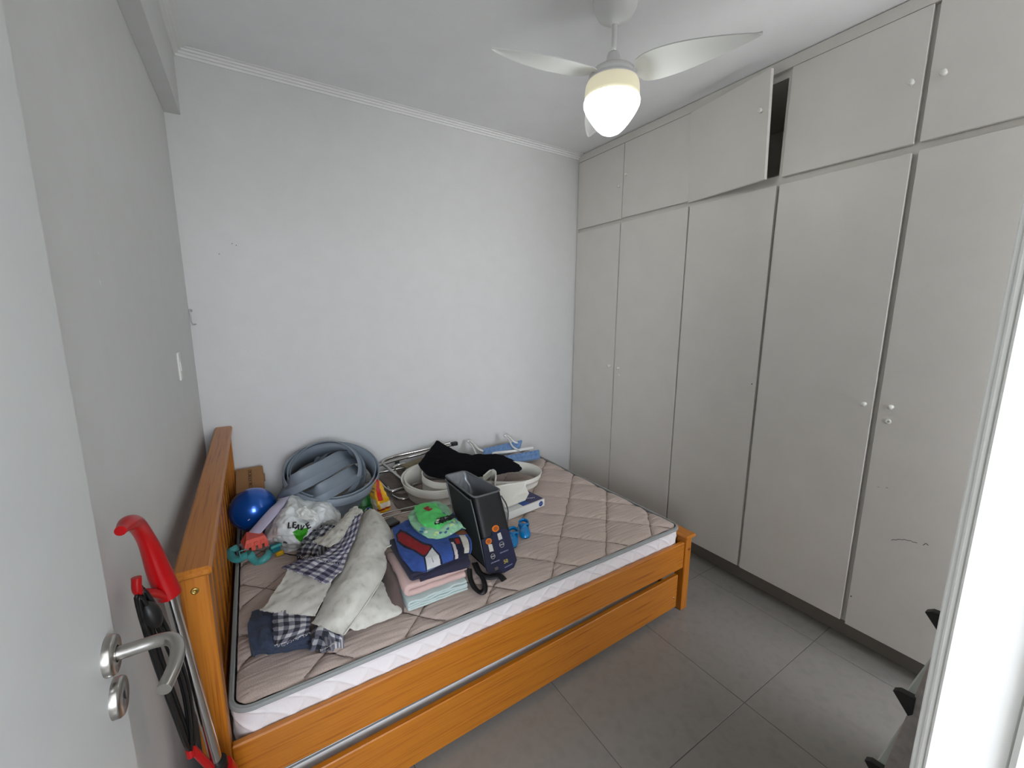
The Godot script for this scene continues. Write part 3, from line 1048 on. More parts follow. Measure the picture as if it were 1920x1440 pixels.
func wall_bits() -> void:
	# blank switch plate seen edge-on
	var p := thing("switch_plate", "slim white switch plate on the headboard wall", "switch plate", Vector3(0, 1.285, 0.545))
	part("plate", box(Vector3(0, -0.054, -0.024), Vector3(0.007, 0.054, 0.024), 0.003), M(Color(0.92, 0.92, 0.90), 0.35), p)
	part("rocker", box(Vector3(0.006, -0.018, -0.010), Vector3(0.0095, 0.018, 0.010), 0.0012), M(Color(0.90, 0.90, 0.88), 0.35), p)
	# hook in the corner
	var h := thing("wall_hook", "small grey painted hook in the corner above the headboard", "hook", Vector3(0.006, 1.455, 0.012))
	var st := S()
	tube(st, curve([Vector3(0.004, 0.040, -0.004), Vector3(0.008, 0.046, 0.004), Vector3(0.002, 0.050, 0.012), Vector3(-0.001, 0.042, 0.018), Vector3(0.001, 0.015, 0.016), Vector3(0.002, -0.008, 0.016), Vector3(0.008, -0.022, 0.012), Vector3(0.018, -0.020, 0.004)], 6), 0.0028, false, 8)
	part("wire", st, M(Color(0.72, 0.72, 0.71), 0.5), h)
	st = S()
	tube(st, [Vector3(0.004, 0.042, -0.0115), Vector3(0.004, 0.042, -0.002)], 0.004, false, 10)
	part("screw", st, M(Color(0.6, 0.6, 0.6), 0.4, 1.0), h)
	# filler specks left on the paint: part of the walls
	var filler := M(Color(0.90, 0.90, 0.88), 0.8)
	for q in [[Vector3(0.0, 1.610, 1.394), 0.016, 0.004], [Vector3(0.0, 1.606, 0.814), 0.012, 0.003], [Vector3(0.0, 1.551, 1.415), 0.004, 0.012]]:
		st = S()
		blob(st, q[0], Vector3(0.0008, q[2] / 2, q[1] / 2), Basis(), 8)
		part("filler_speck", st, filler, get_node("wall_left"))
	for q in [Vector3(0.207, 1.832, 0), Vector3(0.224, 1.826, 0), Vector3(0.149, 1.778, 0)]:
		st = S()
		blob(st, q, Vector3(0.0022, 0.0022, 0.0006), Basis(), 8)
		part("nail_hole", st, M(Color(0.2, 0.2, 0.2), 0.9), get_node("wall_back"))

# ---------------------------------------------------------------- flat prints
# an image with filled outlines (points in 0..1) on a plain ground, with a little weave
func picture(w: int, h: int, ground: Color, shapes: Array, grain := 0.03) -> ImageTexture:
	var im := Image.create(w, h, false, Image.FORMAT_RGB8)
	for y in h:
		for x in w:
			var p := Vector2((x + 0.5) / w, (y + 0.5) / h)
			var c := ground
			for s in shapes:
				if Geometry2D.is_point_in_polygon(p, s[0]): c = s[1]
			var g := rng.randf_range(-grain, grain)
			im.set_pixel(x, y, Color(clampf(c.r + g, 0, 1), clampf(c.g + g, 0, 1), clampf(c.b + g, 0, 1)))
	return ImageTexture.create_from_image(im)

func V(a: Array) -> PackedVector2Array:
	var q := PackedVector2Array()
	for k in range(0, a.size(), 2): q.append(Vector2(a[k], a[k + 1]))
	return q

func gingham(dark: Color, mid: Color, light: Color) -> StandardMaterial3D:
	var n := 64
	var im := Image.create(n, n, false, Image.FORMAT_RGB8)
	for y in n:
		for x in n:
			var a := x < n / 2
			var b := y < n / 2
			var c := dark if a and b else (light if not a and not b else mid)
			var g := rng.randf_range(-0.045, 0.045) + 0.02 * sin(x * 1.6) * sin(y * 1.6)
			im.set_pixel(x, y, Color(c.r + g, c.g + g, c.b + g))
	var m := M(Color.WHITE, 0.9)
	m.albedo_texture = ImageTexture.create_from_image(im)
	return m

func textured(t: Texture2D, rough := 0.85) -> StandardMaterial3D:
	var m := M(Color.WHITE, rough)
	m.albedo_texture = t
	return m

func fabric(c: Color, spread := 0.04, scale := 14.0, sd := 60) -> StandardMaterial3D:
	var a := Color(c.r - spread, c.g - spread, c.b - spread)
	var b := Color(c.r + spread, c.g + spread, c.b + spread)
	var m := mottle([a, c, b], Vector3.ONE * scale, 0.9, 0.09, 0.05, sd)
	m.rim_enabled = true
	m.rim = 0.12
	return m

func dull(c: Color) -> StandardMaterial3D:
	var m := M(c, 1.0)
	m.metallic_specular = 0.15
	return m

func one(called: String, part_name: String, st: SurfaceTool, m: Material, label: String, category: String, at: Vector3, group := "") -> Node3D:
	var t := thing(called, label, category, at, group)
	part(part_name, st, m, t).position = -at
	return t

# a band bent round a ring
func loop_band(st: SurfaceTool, c: Vector3, n: Vector3, r: float, prof: Array, flare := 0.0, a0 := 0.0, a1 := TAU, grow := 0.0, seg := 56) -> void:
	n = n.normalized()
	var x := (Vector3.RIGHT - n * n.x).normalized()
	var z := x.cross(n)
	var path := []
	var ups := []
	var closed := is_equal_approx(a1 - a0, TAU) and grow == 0.0
	for k in (seg if closed else seg + 1):
		var a := lerpf(a0, a1, float(k) / seg)
		var d := x * cos(a) + z * sin(a)
		path.append(c + d * (r + grow * k / seg) + n * grow * 0.3 * k / seg)
		ups.append((d - n * flare).normalized())
	sweep(st, path, prof, ups, closed)

func band(w: float, th: float) -> Array:
	var h := w / 2
	return [Vector2(-h, th / 2), Vector2(-h * 0.34, th / 2), Vector2(-h * 0.30, th), Vector2(-h * 0.22, th), Vector2(-h * 0.18, th / 2), Vector2(h * 0.84, th / 2), Vector2(h * 0.88, th), Vector2(h, th), Vector2(h, -th / 2), Vector2(-h, -th / 2)]

# a towel folded to and fro: the folds lie left and right, the layers show in front
func folded(st: SurfaceTool, x0: float, x1: float, y0: float, layers: int, th: float, z0: float, z1: float, skew := 0.0) -> void:
	var path := []
	var y := y0 + th / 2
	for k in layers:
		var a := x0 + th * 0.6 + rng.randf_range(0, 0.006)
		var b := x1 - th * 0.6 - rng.randf_range(0, 0.010)
		var seq := []
		for i in 13:
			var f := i / 12.0
			var x := lerpf(a, b, f)
			seq.append(Vector3(x, y + 0.0022 * nz.get_noise_2d(x * 14.0, y * 40.0) * (1.0 + k), 0))
		if k % 2 == 0: seq.reverse()
		path.append_array(seq)
		if k < layers - 1:
			var e: Vector3 = seq[-1]
			var s := -1.0 if k % 2 == 0 else 1.0
			for i in range(1, 6):
				var t := PI * i / 6.0
				path.append(Vector3(e.x + s * sin(t) * th * 0.5, e.y + (1.0 - cos(t)) * th * 0.5, 0))
		y += th
	for i in path.size():
		path[i] += Vector3(0, 0, (z0 + z1) / 2) 
	var d := z1 - z0
	var h := th * 0.41
	var prof := [Vector2(-h, -d / 2 + h), Vector2(-h * 0.7, -d / 2 + h * 0.2), Vector2(0, -d / 2), Vector2(h * 0.7, -d / 2 + h * 0.2), Vector2(h, -d / 2 + h), Vector2(h, d / 2 - h), Vector2(h * 0.7, d / 2 - h * 0.2), Vector2(0, d / 2), Vector2(-h * 0.7, d / 2 - h * 0.2), Vector2(-h, d / 2 - h)]
	sweep(st, path, prof, Vector3(skew, 0, 1).normalized())

func things_on_bed() -> void:
	corner_things()
	coils()
	chairs()
	rags()
	towels()
	cooler()
	right_things()

func corner_things() -> void:
	# cardboard box in the corner, tipped forward
	var card := mottle([Color(0.56, 0.41, 0.26), Color(0.62, 0.465, 0.31)], Vector3.ONE * 6.0, 0.85, 0.05, 0.0, 71)
	var b := thing("cardboard_box", "small brown cardboard box tipped forward in the corner behind the headboard", "box", Vector3(0.180, 0.553, 0.110))
	b.rotation = Vector3(deg_to_rad(21), 0, 0)
	part("carton", box(Vector3(-0.062, -0.062, -0.096), Vector3(0.062, 0.092, 0.096), 0.003), card, b)
	part("flap", box(Vector3(-0.060, 0.092, -0.094), Vector3(0.060, 0.0945, 0.092), 0.001), card, b)
	part("tuck_tab", box(Vector3(0.060, 0.078, -0.03), Vector3(0.068, 0.0945, 0.02), 0.002), card, b)
	text("stamp", "COM ATENCAO", 0.016, M(Color(0.16, 0.11, 0.06), 0.9), b, Vector3(0.002, 0.0950, 0.0), Basis(Vector3(0, 1, 0), PI / 2) * Basis(Vector3(1, 0, 0), -PI / 2), false)
	# blue ball
	var st := S()
	blob(st, Vector3.ZERO, Vector3.ONE * 0.1, Basis(), 40)
	var bl := thing("play_ball", "shiny metallic blue play ball against the headboard slats", "ball", Vector3(0.187, 0.567, 0.362))
	var bm := M(Color(0.0, 0.33, 0.70), 0.27, 0.55)
	bm.clearcoat_enabled = true
	bm.clearcoat = 0.8
	bm.clearcoat_roughness = 0.08
	part("skin", st, bm, bl)
	st = S()
	lathe(st, [Vector2(0.0, 0.0985), Vector2(0.006, 0.0995), Vector2(0.008, 0.0975)], Vector3.ZERO, 12, Basis(Vector3(1, 0, 0), 0.9))
	part("valve", st, M(Color(0.02, 0.12, 0.4), 0.4), bl)
	# pale plastic strip leaning from the bed up to the ball
	st = S()
	var path := curve([Vector3(0.1410, 0.4770, 0.5550), Vector3(0.1800, 0.5250, 0.5540), Vector3(0.2380, 0.5800, 0.5430), Vector3(0.2840, 0.6150, 0.5150), Vector3(0.3170, 0.6200, 0.4440)], 6)
	sweep(st, path, [Vector2(-0.028, 0.002), Vector2(-0.024, 0.006), Vector2(0.022, 0.006), Vector2(0.028, 0.001), Vector2(0.022, 0.001), Vector2(-0.024, 0.001)], Vector3(-0.45, 0.7, 0.55).normalized())
	var lil := M(Color(0.70, 0.68, 0.76), 0.35)
	var sp := thing("plastic_strip", "pale lilac plastic strip leaning across the blue ball", "strip", Vector3(0.1390, 0.4650, 0.5310))
	part("strip", st, lil, sp).position = -sp.position
	st = S()
	bx(st, Vector3(0.1690, 0.5600, 0.4510), Vector3(0.010, 0.004, 0.022), 0.001, Basis(Vector3(0, 0, 1), 0.5))
	part("clip", st, lil, sp).position = -sp.position
	# teal moulded tray of sand toys
	var teal := M(Color(0.28, 0.60, 0.59), 0.4)
	var t := thing("sand_mould", "teal wavy sand mould lying at the corner by the headboard", "sand toy", Vector3(0.1670, 0.4650, 0.6060))
	st = S()
	path = curve([Vector3(0.1220, 0.4870, 0.5530), Vector3(0.0970, 0.4830, 0.5690), Vector3(0.1040, 0.4790, 0.6210), Vector3(0.1250, 0.4770, 0.6430), Vector3(0.1460, 0.4870, 0.6480), Vector3(0.1660, 0.4930, 0.6530), Vector3(0.1740, 0.4790, 0.6680), Vector3(0.1900, 0.4730, 0.6940), Vector3(0.2110, 0.4770, 0.7010), Vector3(0.2290, 0.4850, 0.6910), Vector3(0.2410, 0.4890, 0.6590)], 5)
	sweep(st, path, rect(0.028, 0.004), Vector3(0.1, 0.62, 0.78))
	part("wave", st, teal, t).position = -t.position
	st = S()
	var fr := Basis(Vector3(0, 1, 0), 0.2) * Basis(Vector3(1, 0, 0), -0.5)
	for e in [[Vector3(-0.013, 0, 0), Vector3(0.003, 0.028, 0.03)], [Vector3(0.013, 0, 0), Vector3(0.003, 0.028, 0.03)], [Vector3(0, 0.0125, 0), Vector3(0.026, 0.003, 0.03)], [Vector3(0, -0.0125, 0), Vector3(0.026, 0.003, 0.03)]]:
		bx(st, Vector3(0.1420, 0.4890, 0.6260) + fr * e[0], e[1], 0.001, fr)
	part("square_loop", st, teal, t).position = -t.position
	# coral castle block
	var coral := M(Color(0.86, 0.36, 0.29), 0.5)
	var k := thing("castle_mould", "coral pink castle-wall sand mould resting on the teal one", "sand toy", Vector3(0.1870, 0.5150, 0.5790))
	k.rotation.y = 0.18
	st = S()
	var lo := [Vector2(-0.046, 0.034), Vector2(0.046, 0.034), Vector2(0.046, -0.05), Vector2(-0.046, -0.05)]
	var hi := [Vector2(-0.036, 0.030), Vector2(0.034, 0.030), Vector2(0.024, -0.048), Vector2(-0.022, -0.048)]
	var ra := []
	var rb := []
	for i in 4:
		ra.append(Vector3(lo[i].x, -0.012, lo[i].y)); rb.append(Vector3(hi[i].x, 0.022, hi[i].y))
	for i in 4:
		var j := (i + 1) % 4
		st.set_smooth_group(-1)
		poly(st, [ra[i], ra[j], rb[j], rb[i]], (ra[i] + ra[j]) * Vector3(1, 0, 1))
	poly(st, rb, Vector3.UP)
	poly(st, ra, Vector3.DOWN)
	part("block", st, coral, k)
	for i in 4:
		part("battlement", box(Vector3(-0.046 + i * 0.0245, -0.030, 0.020), Vector3(-0.046 + i * 0.0245 + 0.0165, -0.010, 0.037), 0.0015), coral, k)
	for i in 3:
		part("rib", box(Vector3(-0.034 + i * 0.024, -0.010, 0.0335), Vector3(-0.034 + i * 0.024 + 0.014, 0.008, 0.038), 0.001), coral, k)
	# small teal and yellow toy
	var q := thing("toy_scoop", "small teal and yellow toy scoop beside the coral mould", "toy", Vector3(0.2610, 0.4770, 0.6680))
	q.rotation.y = 0.35
	part("cup", box(Vector3(-0.016, 0.004, -0.022), Vector3(0.018, 0.034, 0.006), 0.003), M(Color(0.10, 0.40, 0.45), 0.4), q)
	part("rim", box(Vector3(-0.021, 0.026, -0.002), Vector3(0.023, 0.037, 0.010), 0.003), teal, q)
	part("handle", box(Vector3(-0.006, -0.012, 0.004), Vector3(0.024, 0.006, 0.020), 0.003), M(Color(0.80, 0.62, 0.06), 0.45), q)
	# white shopping bag, crumpled
	st = S()
	var top := cloth(st, [
		[Vector3(0.2630, 0.4950, 0.3820), Vector3(0.3040, 0.5850, 0.4230), Vector3(0.3450, 0.6300, 0.4320), Vector3(0.4110, 0.5850, 0.4140), Vector3(0.4920, 0.5800, 0.4580), Vector3(0.5470, 0.5150, 0.4310)],
		[Vector3(0.2340, 0.5050, 0.4570), Vector3(0.2860, 0.6050, 0.5830), Vector3(0.3400, 0.6300, 0.5910), Vector3(0.4030, 0.5800, 0.5490), Vector3(0.4690, 0.5900, 0.5620), Vector3(0.5490, 0.5050, 0.4900)],
		[Vector3(0.2230, 0.4950, 0.5130), Vector3(0.2700, 0.5800, 0.6510), Vector3(0.3300, 0.6050, 0.6930), Vector3(0.3950, 0.5800, 0.6510), Vector3(0.4590, 0.5650, 0.6220), Vector3(0.5340, 0.4950, 0.5480)],
		[Vector3(0.2270, 0.4800, 0.5540), Vector3(0.2700, 0.5350, 0.6650), Vector3(0.3260, 0.5600, 0.7300), Vector3(0.3770, 0.5550, 0.7160), Vector3(0.4410, 0.5350, 0.6370), Vector3(0.4990, 0.4850, 0.5650)],
		[Vector3(0.2400, 0.4650, 0.5730), Vector3(0.2790, 0.4650, 0.6170), Vector3(0.3260, 0.4650, 0.6610), Vector3(0.3820, 0.4650, 0.6550), Vector3(0.4450, 0.4650, 0.6040), Vector3(0.4850, 0.4650, 0.5720)]], 48, 56, 0.002, 0.009, 14.0, MT - 0.013, 0.0)
	var film := M(Color(0.88, 0.895, 0.89), 0.3)
	film.albedo_texture = picture(128, 160, Color(1, 1, 1), [[V([0.62, 0.47, 0.66, 0.40, 0.80, 0.44, 0.86, 0.52, 0.78, 0.62, 0.66, 0.62]), Color(0.22, 0.62, 0.12)], [V([0.84, 0.13, 0.84, 0.25, 0.875, 0.25, 0.875, 0.13]), Color(0.35, 0.65, 0.3)], [V([0.91, 0.14, 0.91, 0.25, 0.94, 0.25, 0.94, 0.14]), Color(0.35, 0.65, 0.3)], [V([0.02, 0.62, 0.02, 0.72, 0.05, 0.72, 0.05, 0.62]), Color(0.08, 0.08, 0.08)]], 0.015)
	film.backlight_enabled = true
	film.backlight = Color(0.25, 0.25, 0.25)
	var sb := thing("shopping_bag", "crumpled white plastic shopping bag printed LEAVE in black with a green leaf", "bag", Vector3(0.3600, 0.4650, 0.5180))
	part("film", st, film, sb).position = -sb.position
	st = S()
	cloth(st, [[Vector3(0.3480, 0.6250, 0.6200), Vector3(0.3840, 0.6300, 0.6180), Vector3(0.4200, 0.6150, 0.6350), Vector3(0.4330, 0.5950, 0.6620)], [Vector3(0.3590, 0.6150, 0.6500), Vector3(0.3840, 0.6200, 0.6540), Vector3(0.4080, 0.6100, 0.6630), Vector3(0.4230, 0.5950, 0.6780)], [Vector3(0.3500, 0.6000, 0.6450), Vector3(0.3780, 0.6050, 0.6850), Vector3(0.4040, 0.6000, 0.6950), Vector3(0.4250, 0.5850, 0.6910)]], 16, 20, 0.002, 0.008, 30.0)
	part("knotted_handle", st, M(Color(0.84, 0.845, 0.82), 0.3), sb).position = -sb.position
	var ink := M(Color(0.03, 0.03, 0.03), 0.6)
	for w in [["LE", Vector3(0.3260, 0.6130, 0.7290), 0.0, 0.024], ["AV", Vector3(0.3540, 0.6000, 0.7390), -0.25, 0.020], ["E", Vector3(0.3870, 0.5900, 0.7230), 0.5, 0.026], ["ECO", Vector3(0.3030, 0.5370, 0.6890), 1.35, 0.014]]:
		var o := text("lettering", w[0], w[3], ink, sb, w[1] - sb.position, Basis(Vector3(0, 1, 0), -0.35) * Basis(Vector3(1, 0, 0), -0.55) * Basis(Vector3(0, 0, 1), w[2]), true, 0.006)
	# green toy bowl upside down
	var gb := thing("toy_bucket", "green ribbed toy bucket turned upside down by the yellow packet", "toy", Vector3(0.6840, 0.4650, 0.3960))
	st = S()
	lathe(st, [Vector2(0.0, 0.078), Vector2(0.028, 0.076), Vector2(0.047, 0.066), Vector2(0.056, 0.05), Vector2(0.061, 0.006), Vector2(0.066, 0.004), Vector2(0.066, 0.0)], Vector3.ZERO, 32)
	part("shell", st, M(Color(0.07, 0.42, 0.14), 0.4), gb)
	for i in 6:
		st = S()
		var rib := []
		for p in [Vector2(0.012, 0.0785), Vector2(0.030, 0.076), Vector2(0.048, 0.0665), Vector2(0.057, 0.05), Vector2(0.062, 0.008)]:
			rib.append(Vector3(p.x * cos(i * PI / 3 + 0.3), p.y, p.x * sin(i * PI / 3 + 0.3)))
		tube(st, curve(rib, 4), 0.0022, false, 6)
		part("rib", st, M(Color(0.03, 0.28, 0.08), 0.4), gb)
	st = S()
	lathe(st, [Vector2(0.0605, 0.030), Vector2(0.0625, 0.028), Vector2(0.0610, 0.025)], Vector3.ZERO, 32)
	part("rib", st, M(Color(0.03, 0.28, 0.08), 0.4), gb)
	# yellow packet
	st = S()
	cloth(st, [[Vector3(0.7580, 0.5900, 0.3140), Vector3(0.7630, 0.6000, 0.3890), Vector3(0.7770, 0.5900, 0.4300)], [Vector3(0.7240, 0.5600, 0.3900), Vector3(0.7330, 0.5850, 0.4930), Vector3(0.7770, 0.5650, 0.4910)], [Vector3(0.7090, 0.5200, 0.4560), Vector3(0.7220, 0.5450, 0.5620), Vector3(0.7910, 0.5250, 0.5120)], [Vector3(0.7120, 0.4770, 0.5120), Vector3(0.7380, 0.4850, 0.5600), Vector3(0.7910, 0.4770, 0.5260)]], 24, 18, 0.003, 0.006, 30.0, -1.0, 0.0)
	var pm := textured(picture(96, 64, Color(0.90, 0.68, 0.05), [
		[V([0, 0.45, 0, 0.72, 0.62, 0.74, 0.62, 0.52]), Color(0.78, 0.10, 0.07)], [V([0, 0, 0, 0.4, 0.16, 0.4, 0.10, 0]), Color(0.85, 0.22, 0.12)],
		[V([0.58, 0, 0.60, 0.42, 1, 0.42, 1, 0]), Color(0.86, 0.82, 0.74)], [V([0.70, 0.55, 0.70, 1, 0.86, 1, 0.86, 0.55]), Color(0.88, 0.83, 0.76)], [V([0.88, 0.3, 0.88, 1, 0.93, 1, 0.93, 0.3]), Color(0.6, 0.1, 0.08)],
		[V([0.3, 0.08, 0.3, 0.36, 0.34, 0.36, 0.34, 0.08]), Color(0.45, 0.35, 0.08)], [V([0.4, 0.08, 0.4, 0.36, 0.44, 0.36, 0.44, 0.08]), Color(0.45, 0.35, 0.08)]], 0.02), 0.3)
	one("snack_packet", "packet", st, pm, "yellow and red crinkled packet leaning on the folded chairs", "packet", Vector3(0.7490, 0.4650, 0.4930))

func coils() -> void:
	# blue-grey flexible skirting, coiled
	var g := M(Color(0.49, 0.53, 0.57), 0.5)
	var c := thing("skirting_coil", "blue-grey flexible plastic skirting coiled against the back wall", "coil", Vector3(0.555, MT, 0.24))
	var loops := [[Vector3(0.560, 0.611, 0.255), Vector3(0.05, 0.93, 0.36), 0.236, 0.122, 0.0], [Vector3(0.562, 0.617, 0.250), Vector3(0.04, 0.92, 0.38), 0.216, 0.112, 0.05], [Vector3(0.535, 0.622, 0.215), Vector3(-0.20, 0.62, 0.76), 0.185, 0.112, -0.30]]
	for l in loops:
		var st := S()
		loop_band(st, l[0], l[1], l[2], band(l[3], 0.0045), l[4])
		part("loop", st, g, c).position = -c.position
	for s in [[[Vector3(0.3100, 0.5950, 0.2840), Vector3(0.3510, 0.6550, 0.3850), Vector3(0.4210, 0.6900, 0.4100), Vector3(0.5200, 0.7050, 0.3570), Vector3(0.6180, 0.7000, 0.2420), Vector3(0.6920, 0.6550, 0.1090)], Vector3(0.1, 0.62, 0.78), 0.098], [[Vector3(0.3950, 0.5550, 0.3650), Vector3(0.4650, 0.6150, 0.4600), Vector3(0.5540, 0.6350, 0.4320), Vector3(0.6540, 0.6300, 0.3210), Vector3(0.7220, 0.5950, 0.1760)], Vector3(0.1, 0.66, 0.75), 0.095], [[Vector3(0.5100, 0.6050, 0.1520), Vector3(0.5070, 0.6550, 0.1110), Vector3(0.5410, 0.6800, 0.0790), Vector3(0.5970, 0.6650, 0.0080)], Vector3(-0.7, 0.6, 0.4), 0.06]]:
		var st := S()
		sweep(st, curve(s[0], 7), band(s[2], 0.0045), (s[1] as Vector3).normalized())
		part("crossing_length", st, g, c).position = -c.position
	# off-white flexible skirting, coiled
	var w := M(Color(0.83, 0.82, 0.78), 0.42)
	var d := thing("skirting_coil", "off-white flexible plastic skirting coiled under the black cloth", "coil", Vector3(1.08, MT, 0.46))
	for l in [[Vector3(1.075, 0.526, 0.455), Vector3(0.0, 0.99, 0.10), 0.172, 0.112, 0.42], [Vector3(1.07, 0.532, 0.45), Vector3(0.0, 0.99, 0.12), 0.158, 0.10, 0.25], [Vector3(1.125, 0.540, 0.455), Vector3(0.02, 0.99, 0.10), 0.122, 0.10, 0.10]]:
		var st := S()
		loop_band(st, l[0], l[1], l[2], band(l[3], 0.005), l[4])
		part("loop", st, w, d).position = -d.position
	var st := S()
	var lp := curve([Vector3(1.20, 0.535, 0.60), Vector3(1.36, 0.54, 0.50), Vector3(1.54, 0.525, 0.43), Vector3(1.66, 0.510, 0.46), Vector3(1.70, 0.507, 0.56), Vector3(1.65, 0.507, 0.66), Vector3(1.53, 0.508, 0.70), Vector3(1.40, 0.512, 0.655), Vector3(1.29, 0.52, 0.58)], 8)
	var ups := []
	for p in lp:
		var o: Vector3 = p - Vector3(1.47, p.y, 0.56)
		o.x *= 0.55
		ups.append((o.normalized() * Vector3(1, 0, 1) - Vector3(0, 0.35, 0)).normalized())
	sweep(st, lp, band(0.075, 0.005), ups)
	part("loop", st, w, d).position = -d.position
	st = S()
	var fp := [Vector3(1.2740, 0.5870, 0.7740), Vector3(1.4730, 0.5800, 0.7930), Vector3(1.4580, 0.5570, 0.8050), Vector3(1.4600, 0.5270, 0.8340), Vector3(1.4100, 0.5150, 0.8730), Vector3(1.2760, 0.5150, 0.8920)]
	var back := []
	st.set_smooth_group(-1)
	for p in fp: back.append(p + Vector3(-0.001, 0.0, -0.005))
	poly(st, fp, Vector3(0, 0.3, 1))
	poly(st, back, Vector3(0, -0.3, -1))
	for i in 6:
		var j := (i + 1) % 6
		poly(st, [fp[i], fp[j], back[j], back[i]], (fp[i] + fp[j]) / 2 - (fp[0] + fp[3]) / 2)
	part("cut_end", st, w, d).position = -d.position
	st = S()
	sweep(st, curve([Vector3(1.2810, 0.5650, 0.6340), Vector3(1.3470, 0.5800, 0.6080), Vector3(1.3590, 0.5700, 0.6420), Vector3(1.3080, 0.5500, 0.7200)], 6), band(0.08, 0.005), [Vector3(1, 0, 0.2), Vector3(1, 0, 0.2)][0])
	part("curled_end", st, w, d).position = -d.position
	# black cloth thrown over it
	st = S()
	cloth(st, [
		[Vector3(1.0170, 0.6150, 0.3260), Vector3(1.1000, 0.6450, 0.2460), Vector3(1.2360, 0.6580, 0.0740)],
		[Vector3(1.0280, 0.5930, 0.4510), Vector3(1.1310, 0.6350, 0.4070), Vector3(1.2690, 0.6450, 0.2660)],
		[Vector3(1.1040, 0.5850, 0.5460), Vector3(1.2070, 0.6150, 0.4920), Vector3(1.3450, 0.6200, 0.3230)],
		[Vector3(1.1980, 0.5830, 0.5810), Vector3(1.3190, 0.6050, 0.4890), Vector3(1.4290, 0.6050, 0.3350)],
		[Vector3(1.3460, 0.5700, 0.5970), Vector3(1.4470, 0.5900, 0.5210), Vector3(1.5320, 0.5900, 0.3480)],
		[Vector3(1.4780, 0.5530, 0.5700), Vector3(1.5540, 0.5650, 0.5090), Vector3(1.6010, 0.5650, 0.3670)],
		[Vector3(1.5890, 0.5270, 0.5410), Vector3(1.6260, 0.5350, 0.5140), Vector3(1.6510, 0.5350, 0.4070)]], 44, 34, 0.005, 0.006, 9.0, -1.0, 1.0, 0.003)
	one("black_cloth", "cloth", st, dull(Color(0.085, 0.085, 0.10)), "plain black cloth thrown over the off-white coil", "cloth", Vector3(1.25, MT + 0.1, 0.4))

